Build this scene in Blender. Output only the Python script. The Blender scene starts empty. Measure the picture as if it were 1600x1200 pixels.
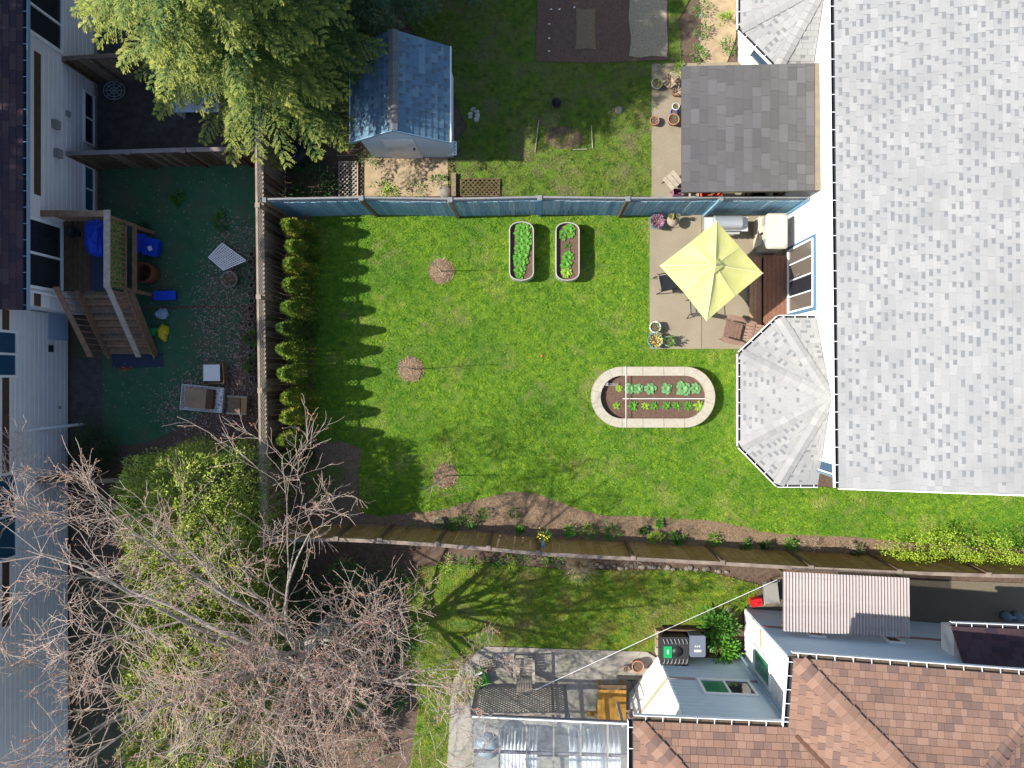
import bpy, math, random
import numpy as np
from mathutils import Vector, Matrix, Euler

random.seed(7); RG = np.random.default_rng(7)
sc = bpy.context.scene
C = sc.collection
# ------------------------------------------------------------------ camera, sky, sun, exposure
CH, FP, NX, NY = 22.0, 1137.0, 842.0, 590.0     # camera height, focal length in photo pixels, nadir pixel
cam_d = bpy.data.cameras.new('camera'); cam = bpy.data.objects.new('camera', cam_d); C.objects.link(cam)
cam.location = (0, 0, CH); cam.rotation_euler = (0, 0, 0)
cam_d.sensor_width = 36; cam_d.lens = 36*FP/1600
cam_d.shift_x = -(NX-800)/1600; cam_d.shift_y = -(600-NY)/1600
cam_d.clip_start = .1; cam_d.clip_end = 500
sc.camera = cam
w = bpy.data.worlds.new('World'); sc.world = w; w.use_nodes = True
sky = w.node_tree.nodes.new('ShaderNodeTexSky'); sky.sky_type = 'NISHITA'; sky.sun_disc = False
SUN_EL = math.radians(44)
sky.sun_elevation = SUN_EL; sky.sun_rotation = math.radians(270)
bg = w.node_tree.nodes['Background']; bg.inputs[1].default_value = .135
w.node_tree.links.new(sky.outputs[0], bg.inputs[0])
sd = bpy.data.lights.new('sun', 'SUN'); sd.energy = 4.6; sd.angle = math.radians(.5); sd.color = (1, .95, .86)
so = bpy.data.objects.new('sun', sd); C.objects.link(so)
so.rotation_euler = Vector((math.cos(SUN_EL), .02, -math.sin(SUN_EL))).to_track_quat('-Z', 'Y').to_euler()
sc.view_settings.view_transform = 'Standard'; sc.view_settings.look = 'None'
sc.view_settings.exposure = .82; sc.view_settings.gamma = 1; sc.view_settings.use_curve_mapping = False

# ------------------------------------------------------------------ helpers
def P(px, py, z=0.0):
    k = (CH-z)/FP
    return Vector(((px-NX)*k, -(py-NY)*k, z))
def PP(pts, z=0.0): return [P(a, b, z) for a, b in pts]
LZ = -.6                                     # the left yard lies lower

MATS = {}
def mat(name, col, col2=None, scale=6.0, rough=.85, bump=0.0, bscale=None, metal=0.0, detail=4.0, alpha=None, trans=0.0, mid=.5, spread=.25, spec=.3, stretch=None, col3=None, col4=None, scale3=.6, th3=(.5,.68), tint=None, sheen=0):
    if name in MATS: return MATS[name]
    m = bpy.data.materials.new(name); m.use_nodes = True; MATS[name] = m
    nt = m.node_tree; N = nt.nodes; L = nt.links; b = N['Principled BSDF']
    b.inputs['Roughness'].default_value = rough; b.inputs['Metallic'].default_value = metal
    b.inputs['Specular IOR Level'].default_value = spec
    if trans: b.inputs['Transmission Weight'].default_value = trans
    if alpha is not None: b.inputs['Alpha'].default_value = alpha
    geo = N.new('ShaderNodeNewGeometry'); src = geo.outputs['Position']
    if stretch:
        mp = N.new('ShaderNodeMapping'); mp.inputs['Scale'].default_value = stretch; L.new(src, mp.inputs[0]); src = mp.outputs[0]
    c4 = lambda c: (c[0], c[1], c[2], 1)
    out = None
    if col2 is not None:
        n = N.new('ShaderNodeTexNoise'); n.inputs['Scale'].default_value = scale; n.inputs['Detail'].default_value = detail; L.new(src, n.inputs['Vector'])
        r = N.new('ShaderNodeValToRGB'); r.color_ramp.elements[0].position = max(0, mid-spread); r.color_ramp.elements[1].position = min(1, mid+spread)
        r.color_ramp.elements[0].color = c4(col); r.color_ramp.elements[1].color = c4(col2)
        L.new(n.outputs['Fac'], r.inputs[0]); out = r.outputs[0]
    else:
        v = N.new('ShaderNodeRGB'); v.outputs[0].default_value = c4(col); out = v.outputs[0]
    if col3 is not None:
        n3 = N.new('ShaderNodeTexNoise'); n3.inputs['Scale'].default_value = scale3; n3.inputs['Detail'].default_value = 3; L.new(src, n3.inputs['Vector'])
        r3 = N.new('ShaderNodeValToRGB'); r3.color_ramp.elements[0].position = th3[0]; r3.color_ramp.elements[1].position = th3[1]
        L.new(n3.outputs['Fac'], r3.inputs[0])
        mx = N.new('ShaderNodeMix'); mx.data_type = 'RGBA'; L.new(r3.outputs[0], mx.inputs[0]); L.new(out, mx.inputs[6]); mx.inputs[7].default_value = c4(col3); out = mx.outputs[2]
    if col4 is not None:                       # broad drifts of deeper colour
        n4 = N.new('ShaderNodeTexNoise'); n4.inputs['Scale'].default_value = .55; n4.inputs['Detail'].default_value = 4; L.new(src, n4.inputs['Vector'])
        r4 = N.new('ShaderNodeValToRGB'); r4.color_ramp.elements[0].position = .45; r4.color_ramp.elements[1].position = .75
        L.new(n4.outputs['Fac'], r4.inputs[0])
        mx = N.new('ShaderNodeMix'); mx.data_type = 'RGBA'; L.new(r4.outputs[0], mx.inputs[0]); L.new(out, mx.inputs[6]); mx.inputs[7].default_value = c4(col4); out = mx.outputs[2]
    if tint is not None:
        at = N.new('ShaderNodeAttribute'); at.attribute_name = 'tint'
        mx = N.new('ShaderNodeMix'); mx.data_type = 'RGBA'; L.new(at.outputs['Fac'], mx.inputs[0]); L.new(out, mx.inputs[6]); mx.inputs[7].default_value = c4(tint); out = mx.outputs[2]
    L.new(out, b.inputs['Base Color'])
    if bump:
        n2 = N.new('ShaderNodeTexNoise'); n2.inputs['Scale'].default_value = bscale or scale*4; n2.inputs['Detail'].default_value = 5; L.new(src, n2.inputs['Vector'])
        bp = N.new('ShaderNodeBump'); bp.inputs['Strength'].default_value = bump; bp.inputs['Distance'].default_value = .02
        L.new(n2.outputs['Fac'], bp.inputs['Height']); L.new(bp.outputs[0], b.inputs['Normal'])
    return m
def glass(name, col, rough=.05, mixt=.0):
    if name in MATS: return MATS[name]
    m = bpy.data.materials.new(name); m.use_nodes = True; MATS[name] = m
    N = m.node_tree.nodes; L = m.node_tree.links; b = N['Principled BSDF']
    b.inputs['Base Color'].default_value = (*col, 1); b.inputs['Roughness'].default_value = rough; b.inputs['Specular IOR Level'].default_value = .6
    if mixt:
        t = N.new('ShaderNodeBsdfTransparent'); mx = N.new('ShaderNodeMixShader'); mx.inputs[0].default_value = mixt
        t.inputs[0].default_value = (.93, .95, .96, 1)
        L.new(b.outputs[0], mx.inputs[1]); L.new(t.outputs[0], mx.inputs[2]); L.new(mx.outputs[0], N['Material Output'].inputs[0])
    return m

def tag(o, label=None, cat=None, group=None, kind=None):
    if label: o['label'] = label
    if cat: o['category'] = cat
    if group: o['group'] = group
    if kind: o['kind'] = kind
    return o
def thing(name, label, cat, loc=(0, 0, 0), rz=0.0, group=None):
    o = bpy.data.objects.new(name, None); C.objects.link(o); o.empty_display_size = .2
    o.location = loc; o.rotation_euler = (0, 0, rz)
    return tag(o, label, cat, group)
def wmat(o):
    m = Matrix.LocRotScale(o.location, o.rotation_euler, o.scale)
    return wmat(o.parent) @ m if o.parent else m
def link(name, me, parent=None, world=False):
    o = bpy.data.objects.new(name, me); C.objects.link(o)
    if parent is not None:
        o.parent = parent
        if world:
            o.location = -wmat(parent).translation       # (only used under unrotated things)
    return o
def np_mesh(name, V, F, mats, midx=None, tint=None, smooth=False):
    V = np.asarray(V, dtype=np.float32); F = np.asarray(F, dtype=np.int32)
    me = bpy.data.meshes.new(name); n, k = F.shape
    me.vertices.add(len(V)); me.vertices.foreach_set('co', V.ravel())
    me.loops.add(n*k); me.loops.foreach_set('vertex_index', F.ravel())
    me.polygons.add(n); me.polygons.foreach_set('loop_start', np.arange(0, n*k, k, dtype=np.int32))
    me.polygons.foreach_set('loop_total', np.full(n, k, dtype=np.int32))
    for m in mats: me.materials.append(m)
    if midx is not None: me.polygons.foreach_set('material_index', np.asarray(midx, dtype=np.int32))
    if smooth: me.polygons.foreach_set('use_smooth', np.ones(n, dtype=bool))
    if tint is not None:
        a = me.attributes.new('tint', 'FLOAT', 'POINT'); a.data.foreach_set('value', np.asarray(tint, dtype=np.float32))
    me.update(calc_edges=True); return me
class MB:
    def __init__(s): s.v = []; s.f = []; s.m = []; s.sm = []
    def add(s, vs, fs, mi=0, smooth=False):
        o = len(s.v); s.v += [tuple(v) for v in vs]
        for f in fs: s.f.append([i+o for i in f]); s.m.append(mi); s.sm.append(smooth)
        return s
    def box(s, x0, x1, y0, y1, z0, z1, mi=0):
        return s.add([(x0,y0,z0),(x1,y0,z0),(x1,y1,z0),(x0,y1,z0),(x0,y0,z1),(x1,y0,z1),(x1,y1,z1),(x0,y1,z1)],
                     [(3,2,1,0),(4,5,6,7),(0,1,5,4),(1,2,6,5),(2,3,7,6),(3,0,4,7)], mi)
    def obox(s, c, size, rot=(0,0,0), mi=0):
        R = Euler(rot).to_matrix(); c = Vector(c); a, b, d = size[0]/2, size[1]/2, size[2]/2
        vs = [c + R @ Vector(q) for q in ((-a,-b,-d),(a,-b,-d),(a,b,-d),(-a,b,-d),(-a,-b,d),(a,-b,d),(a,b,d),(-a,b,d))]
        return s.add(vs, [(3,2,1,0),(4,5,6,7),(0,1,5,4),(1,2,6,5),(2,3,7,6),(3,0,4,7)], mi)
    def bar(s, a, b, wd, ht, up=(0,0,1), mi=0):
        a = Vector(a); b = Vector(b); d = (b-a).normalized(); up = Vector(up)
        sd_ = d.cross(up)
        if sd_.length < 1e-4: sd_ = d.cross(Vector((1,0,0)))
        sd_.normalize(); u = sd_.cross(d).normalized(); sd_ *= wd/2; u *= ht/2
        return s.add([a-sd_-u, a+sd_-u, a+sd_+u, a-sd_+u, b-sd_-u, b+sd_-u, b+sd_+u, b-sd_+u],
                     [(0,1,2,3),(7,6,5,4),(0,4,5,1),(1,5,6,2),(2,6,7,3),(3,7,4,0)], mi)
    def tube(s, pts, rs, n=8, mi=0, caps=True, smooth=True):
        pts = [Vector(p) for p in pts]; o = []; vs = []; fs = []
        if not hasattr(rs, '__len__'): rs = [rs]*len(pts)
        for i, p in enumerate(pts):
            d = (pts[min(i+1, len(pts)-1)] - pts[max(i-1, 0)]).normalized()
            a = d.cross(Vector((0,0,1)) if abs(d.z) < .9 else Vector((1,0,0))).normalized(); b = d.cross(a)
            for k in range(n):
                t = 2*math.pi*k/n; vs.append(p + a*math.cos(t)*rs[i] + b*math.sin(t)*rs[i])
        for i in range(len(pts)-1):
            for k in range(n):
                k2 = (k+1) % n; fs.append((i*n+k, i*n+k2, (i+1)*n+k2, (i+1)*n+k))
        s.add(vs, fs, mi, smooth)
        if caps:
            s.add(vs[:n], [tuple(range(n))], mi); s.add(vs[-n:], [tuple(range(n))[::-1]], mi)
        return s
    def lathe(s, c, prof, n=20, mi=0, sx=1, sy=1, smooth=True):
        c = Vector(c); vs = []; fs = []
        for r, z in prof:
            for k in range(n):
                t = 2*math.pi*k/n; vs.append(c + Vector((r*math.cos(t)*sx, r*math.sin(t)*sy, z)))
        for i in range(len(prof)-1):
            for k in range(n):
                k2 = (k+1) % n; fs.append((i*n+k, i*n+k2, (i+1)*n+k2, (i+1)*n+k))
        return s.add(vs, fs, mi, smooth)
    def disc(s, c, r, n=20, mi=0):
        return s.add([(c[0]+r*math.cos(2*math.pi*k/n), c[1]+r*math.sin(2*math.pi*k/n), c[2]) for k in range(n)], [tuple(range(n))], mi)
    def prism(s, poly, z0, z1, mi=0):
        n = len(poly)
        a = sum(poly[i][0]*poly[(i+1)%n][1]-poly[(i+1)%n][0]*poly[i][1] for i in range(n))
        if a < 0: poly = poly[::-1]
        vs = [(p[0], p[1], z0) for p in poly] + [(p[0], p[1], z1) for p in poly]
        return s.add(vs, [tuple(range(n))[::-1], tuple(range(n, 2*n))] + [(i, (i+1)%n, (i+1)%n+n, i+n) for i in range(n)], mi)
    def slab(s, pts, nrm, th, mi=0):
        n = len(pts); nrm = Vector(nrm).normalized()*th; pts = [Vector(p) for p in pts]
        vs = pts + [p-nrm for p in pts]
        return s.add(vs, [tuple(range(n)), tuple(range(n, 2*n))[::-1]] + [(i, i+n, (i+1)%n+n, (i+1)%n) for i in range(n)], mi)
    def mesh(s, name, mats, off=(0,0,0)):
        me = bpy.data.meshes.new(name); o = Vector(off)
        me.from_pydata([(v[0]-o.x, v[1]-o.y, v[2]-o.z) for v in s.v], [], s.f)
        if not isinstance(mats, (list, tuple)): mats = [mats]
        for m in mats: me.materials.append(m)
        me.polygons.foreach_set('material_index', s.m); me.polygons.foreach_set('use_smooth', s.sm)
        me.update(); return me
    def build(s, name, mats, parent=None, world=False):
        off = wmat(parent).translation if (parent is not None and world) else (0,0,0)
        return link(name, s.mesh(name, mats, off), parent)
def top(name, mb, mats, label, cat, group=None, kind=None):
    """a one-mesh thing, origin at its base centre"""
    v = np.array(mb.v); c = (v[:, 0].mean(), v[:, 1].mean(), v[:, 2].min())
    o = link(name, mb.mesh(name, mats, c)); o.location = c
    return tag(o, label, cat, group, kind)
def struct(name, mb, mats): return tag(mb.build(name, mats), kind='structure')
def sheet(name, poly, z, m, th=.02):
    mb = MB(); mb.prism(poly, z-th, z); return struct(name, mb, m)
def copy_tree(o, parent=None):
    c = o.copy(); C.objects.link(c); c.parent = parent
    for ch in list(o.children): copy_tree(ch, c)
    return c
def inpoly(x, y, poly):
    r = np.zeros(len(x), bool); n = len(poly)
    for i in range(n):
        x0, y0 = poly[i][0], poly[i][1]; x1, y1 = poly[(i+1)%n][0], poly[(i+1)%n][1]
        if y0 == y1: continue
        c = ((y0 > y) != (y1 > y)) & (x < (x1-x0)*(y-y0)/(y1-y0)+x0); r ^= c
    return r
def chaikin(pts, k=2, closed=True):
    for _ in range(k):
        o = []; n = len(pts)
        for i in range(n if closed else n-1):
            a, b = pts[i], pts[(i+1)%n]
            o += [(a[0]*.75+b[0]*.25, a[1]*.75+b[1]*.25), (a[0]*.25+b[0]*.75, a[1]*.25+b[1]*.75)]
        if not closed: o = [pts[0]]+o+[pts[-1]]
        pts = o
    return pts
def circle(c, r, n=24, jit=0.0, sx=1, sy=1):
    return [(c[0]+sx*r*(1+random.uniform(-jit, jit))*math.cos(2*math.pi*k/n), c[1]+sy*r*(1+random.uniform(-jit, jit))*math.sin(2*math.pi*k/n)) for k in range(n)]

# ---- leaf arrays: n little kite leaves; pos (n,3), direction (n,3), length, width
def leaves(pos, d, L, W, flat=.5):
    n = len(pos); d = d/np.linalg.norm(d, axis=1, keepdims=True)
    r = RG.normal(size=(n, 3)); r[:, 2] *= flat
    s_ = np.cross(d, np.array([0, 0, 1.0])) + r*.5; s_ /= np.linalg.norm(s_, axis=1, keepdims=True)
    L = np.broadcast_to(L, n)[:, None]; W = np.broadcast_to(W, n)[:, None]
    V = np.empty((n, 4, 3)); V[:, 0] = pos; V[:, 1] = pos+d*L*.5+s_*W*.5; V[:, 2] = pos+d*L; V[:, 3] = pos+d*L*.5-s_*W*.5
    F = np.arange(4*n).reshape(n, 4); return V.reshape(-1, 3), F
def foliage(name, pos, d, L, W, m, parent=None, tint=None, flat=.5):
    V, F = leaves(pos, d, L, W, flat)
    t = None if tint is None else np.repeat(tint, 4)
    return link(name, np_mesh(name, V, F, [m], tint=t), parent)
def clump_pts(n, rx, ry, rz, nc=14, sig=.28, cone=0.0):
    """points in clumps over an ellipsoid or cone volume, base at z=0"""
    k = RG.normal(size=(nc, 3)); k /= np.linalg.norm(k, axis=1, keepdims=True); k *= RG.uniform(.55, 1, (nc, 1))
    idx = RG.integers(0, nc, n); q = RG.normal(size=(n, 3))*sig
    p = k[idx] + q
    out = q + k[idx]*.6
    z = (p[:, 2]+1.1)/2.2
    sc_ = 1-cone*np.clip(z, 0, 1)
    P_ = np.stack([p[:, 0]*rx*sc_, p[:, 1]*ry*sc_, np.clip(z, 0.02, 1.1)*rz], 1)
    return P_, out + np.array([0, 0, .35]), z

# ------------------------------------------------------------------ materials
M = {}
M['soil'] = mat('soil', (.075,.05,.035), (.15,.1,.07), 14, bump=.8, bscale=40)
M['grassbase'] = mat('grass_soil', (.05,.12,.008), (.12,.2,.012), 3.2, bump=.8, bscale=60, col3=(.17,.15,.06), scale3=.9)
M['blade'] = mat('grass_blade', (.055,.17,.008), (.225,.35,.016), 5.5, rough=.7, detail=9, mid=.5, spread=.2, col4=(.06,.18,.008), col3=(.36,.34,.1), scale3=1.0, th3=(.57,.85))
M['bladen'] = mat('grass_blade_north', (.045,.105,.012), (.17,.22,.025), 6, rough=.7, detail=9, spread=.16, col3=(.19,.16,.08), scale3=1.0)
M['blades'] = mat('grass_blade_south', (.05,.14,.01), (.24,.29,.018), 4.5, rough=.7, detail=9, spread=.16, col3=(.2,.17,.04), scale3=1.1)
M['mulch'] = mat('bark_mulch', (.13,.085,.05), (.27,.19,.12), 24, bump=1, bscale=70)
M['darksoil'] = mat('garden_soil', (.09,.05,.035), (.16,.10,.07), 18, bump=1, bscale=50)
M['straw'] = mat('straw', (.22,.18,.12), (.38,.33,.23), 20, bump=1, bscale=60)
M['sand'] = mat('sand_dirt', (.28,.2,.12), (.42,.32,.2), 5, bump=.5, bscale=60)
M['conc'] = mat('aggregate_concrete', (.22,.185,.13), (.32,.27,.195), 34, bump=.4, bscale=120, col3=(.235,.195,.135), scale3=1.6, th3=(.4,.8))
M['concg'] = mat('grey_concrete', (.24,.22,.19), (.36,.33,.28), 9, bump=.3, bscale=90, col3=(.2,.2,.15), scale3=.9)
M['dconc'] = mat('dark_concrete', (.05,.045,.04), (.1,.09,.08), 6, bump=.3)  # plain dark grey-brown concrete colour
M['stone'] = mat('cast_stone', (.34,.31,.24), (.44,.4,.32), 12, bump=.3, bscale=80)
M['rock'] = mat('boulder_rock', (.17,.15,.12), (.3,.27,.22), 9, bump=.8)
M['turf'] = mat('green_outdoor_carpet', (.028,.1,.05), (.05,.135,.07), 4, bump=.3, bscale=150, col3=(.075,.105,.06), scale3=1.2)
M['leaflit'] = mat('fallen_leaf', (.16,.09,.07), (.36,.27,.24), 30)
M['wood'] = mat('weathered_wood', (.14,.095,.06), (.27,.2,.14), 5, bump=.4, stretch=(3,3,1))
M['woodl'] = mat('grey_silvered_wood', (.3,.25,.2), (.46,.39,.32), 8, bump=.4)
M['woodd'] = mat('dark_brown_wood', (.075,.045,.028), (.15,.095,.055), 6, bump=.4)
M['woodo'] = mat('amber_stained_wood', (.27,.13,.02), (.42,.215,.04), 5, bump=.3)
M['woodf'] = mat('ochre_fence_wood', (.25,.14,.045), (.4,.25,.09), 4, bump=.3)
M['deckw'] = mat('red_brown_deck_board', (.15,.07,.045), (.27,.135,.085), 7, bump=.3, stretch=(5,1,1))
M['deckl'] = mat('tan_deck_board', (.3,.17,.1), (.42,.26,.17), 7, bump=.3, stretch=(5,1,1))
M['stairw'] = mat('brown_stair_wood', (.22,.125,.075), (.34,.21,.13), 6, bump=.3)
M['blue'] = mat('blue_painted_board', (.15,.29,.38), (.22,.38,.48), 5, bump=.2, stretch=(4,1,1))
M['blue2'] = mat('faded_blue_board', (.17,.3,.4), (.28,.42,.5), 6, bump=.2)
M['blue3'] = mat('deep_blue_board', (.11,.23,.33), (.17,.31,.42), 6, bump=.2)
M['white'] = mat('white_paint', (.8,.8,.79), rough=.6)
M['wall'] = mat('white_stucco', (.8,.8,.78), (.85,.84,.82), 3, bump=.15, bscale=90)
M['vinyl'] = mat('pale_vinyl_siding', (.68,.65,.64), (.76,.73,.71), 2, rough=.6)
M['vinylb'] = mat('blue_grey_siding', (.5,.6,.66), (.56,.65,.71), 1.5, rough=.6)
M['vinylw'] = mat('cream_siding', (.74,.72,.68), (.82,.8,.75), 1.2, rough=.6, col3=(.6,.56,.5), scale3=2.2)
M['band'] = mat('brown_trim', (.085,.04,.025), (.12,.06,.035), 5)
M['bandl'] = mat('tan_trim', (.42,.28,.18), (.5,.36,.25), 5)
M['gut'] = mat('gutter_shaded_inside', (.03,.032,.045), (.05,.045,.045), 12)  # shade of the deep channel put into the colour
M['rubble'] = mat('gutter_leaf_litter', (.05,.04,.03), (.16,.12,.08), 40)
M['gutb'] = mat('blue_grey_metal', (.2,.32,.42), rough=.5)
M['black'] = mat('black_plastic', (.018,.018,.02), rough=.45)
M['blackr'] = mat('matt_black', (.03,.03,.032), rough=.9)
M['bluep'] = mat('blue_plastic', (.01,.05,.5), (.015,.07,.62), 4, rough=.5)
M['greenp'] = mat('green_plastic', (.01,.3,.09), rough=.5)
M['greenb'] = mat('bright_green_plastic', (.06,.5,.04), rough=.45)
M['redp'] = mat('red_plastic', (.6,.015,.02), rough=.45)
M['greyp'] = mat('slate_grey_plastic', (.1,.12,.16), rough=.5)
M['yell'] = mat('yellow_bag', (.65,.5,.02), rough=.6)
M['cream'] = mat('cream_resin', (.5,.46,.38), rough=.5)
M['creamd'] = mat('taupe_resin', (.3,.28,.25), rough=.6)
M['steel'] = mat('stainless_steel', (.6,.62,.64), rough=.35, metal=.7)
M['galv'] = mat('galvanised_steel', (.42,.4,.37), (.56,.53,.49), 6, rough=.5, metal=.4)
M['terra'] = mat('terracotta', (.36,.15,.08), (.45,.22,.13), 8)
M['teal'] = mat('teal_glaze', (.05,.2,.24), rough=.35)
M['greypot'] = mat('grey_pot', (.25,.25,.24), rough=.7)
M['orange'] = mat('orange_plastic', (.75,.13,.03), rough=.6)
M['card'] = mat('cardboard', (.3,.2,.12), (.38,.27,.17), 4)
M['canopy'] = mat('yellow_canvas', (.48,.47,.16), (.56,.55,.22), 1.6, rough=.8, bump=.5, bscale=5)
M['canopyl'] = mat('pale_yellow_canvas', (.62,.61,.33), rough=.8)
M['brownch'] = mat('brown_resin_wood', (.17,.1,.075), (.27,.175,.135), 14, rough=.6)
M['bark'] = mat('grey_birch_bark', (.2,.17,.14), (.38,.33,.28), 10, bump=.4)
M['twig'] = mat('pale_twig', (.28,.2,.155), (.54,.44,.36), 3)
M['bud'] = mat('russet_bud', (.38,.13,.08), (.5,.24,.15), 6)
M['trunk'] = mat('conifer_bark', (.07,.045,.03), (.13,.09,.06), 9, bump=.6)
M['conif'] = mat('conifer_spray', (.014,.06,.014), (.05,.12,.02), 2.4, rough=.65, tint=(.4,.4,.06), detail=6)
M['conifd'] = mat('dark_conifer_spray', (.022,.06,.03), (.045,.09,.035), 2.4, rough=.65, tint=(.12,.17,.05), detail=6)
M['cedar'] = mat('cedar_spray', (.09,.17,.02), (.26,.34,.04), 3.5, rough=.65, tint=(.4,.42,.08), detail=6)
M['shrub'] = mat('thuja_foliage', (.045,.13,.014), (.15,.25,.025), 4, rough=.7, tint=(.45,.4,.05), detail=6)
M['shrubg'] = mat('green_thuja_foliage', (.03,.085,.012), (.09,.15,.02), 4, rough=.7, tint=(.2,.25,.04), detail=6)
M['lettuce'] = mat('fresh_green_leaf', (.04,.17,.015), (.13,.33,.03), 30, rough=.55)
M['cabbage'] = mat('blue_green_leaf', (.08,.22,.07), (.2,.38,.15), 30, rough=.55)
M['lime'] = mat('lime_leaf', (.13,.27,.02), (.3,.43,.05), 30, rough=.55)
M['green'] = mat('mid_green_leaf', (.03,.12,.015), (.1,.24,.03), 8, rough=.6)
M['dgreen'] = mat('dark_green_leaf', (.015,.05,.012), (.05,.11,.025), 8, rough=.6)
M['dead'] = mat('dead_stem', (.25,.18,.12), (.4,.32,.23), 9)
M['pink'] = mat('purple_pink_leaf', (.2,.06,.13), (.36,.2,.27), 12)
M['yleaf'] = mat('yellow_flower', (.55,.4,.05), (.6,.5,.15), 12)
M['redleaf'] = mat('red_leaf', (.45,.03,.03), (.5,.15,.05), 12)
M['daff'] = mat('daffodil_yellow', (.75,.6,.03), rough=.6)
M['glassd'] = glass('dark_window_glass', (.02,.024,.03))
M['glassb'] = glass('blue_window_glass', (.02,.07,.13))
M['glassg'] = glass('green_curtained_glass', (.04,.2,.11), .15)
M['glassr'] = glass('reflecting_glass', (.14,.12,.1), .04)
M['poly'] = glass('clear_polycarbonate', (.4,.43,.47), .15, .86)
M['corr'] = glass('milky_corrugated_sheet', (.5,.43,.42), .5, .38)
M['cloth'] = mat('white_cloth', (.75,.76,.77), (.82,.82,.82), 2)
M['bluecl'] = mat('pale_blue_sheet', (.35,.45,.6), rough=.7)
M['tarpd'] = mat('dark_blue_mat', (.03,.045,.075), rough=.8)
def tones(nm, cols, sc_=30): return [mat(f'{nm}_shingle_{i}', tuple(c*.92 for c in col), tuple(min(1, c*1.07) for c in col), sc_, bump=.25, bscale=200, spec=.12, rough=.95, col3=tuple(c*.9 for c in col), scale3=.8) for i, col in enumerate(cols)]
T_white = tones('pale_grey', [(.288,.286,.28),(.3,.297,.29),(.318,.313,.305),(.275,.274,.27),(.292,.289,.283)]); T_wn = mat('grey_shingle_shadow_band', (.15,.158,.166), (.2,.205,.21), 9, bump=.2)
T_grey = tones('mid_grey', [(.105,.1,.1),(.115,.11,.11),(.098,.094,.094),(.11,.104,.105),(.127,.123,.124)])
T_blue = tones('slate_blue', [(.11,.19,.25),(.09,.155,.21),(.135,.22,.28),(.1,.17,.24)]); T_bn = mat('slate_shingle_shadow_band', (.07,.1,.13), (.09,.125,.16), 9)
T_brn = tones('terracotta_brown', [(.25,.15,.108),(.28,.172,.125),(.225,.138,.102),(.17,.11,.09),(.245,.146,.103),(.265,.16,.115),(.2,.125,.098)])
T_drk = tones('dark_maroon', [(.055,.035,.045),(.07,.042,.048),(.045,.032,.045),(.075,.05,.055)])

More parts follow.
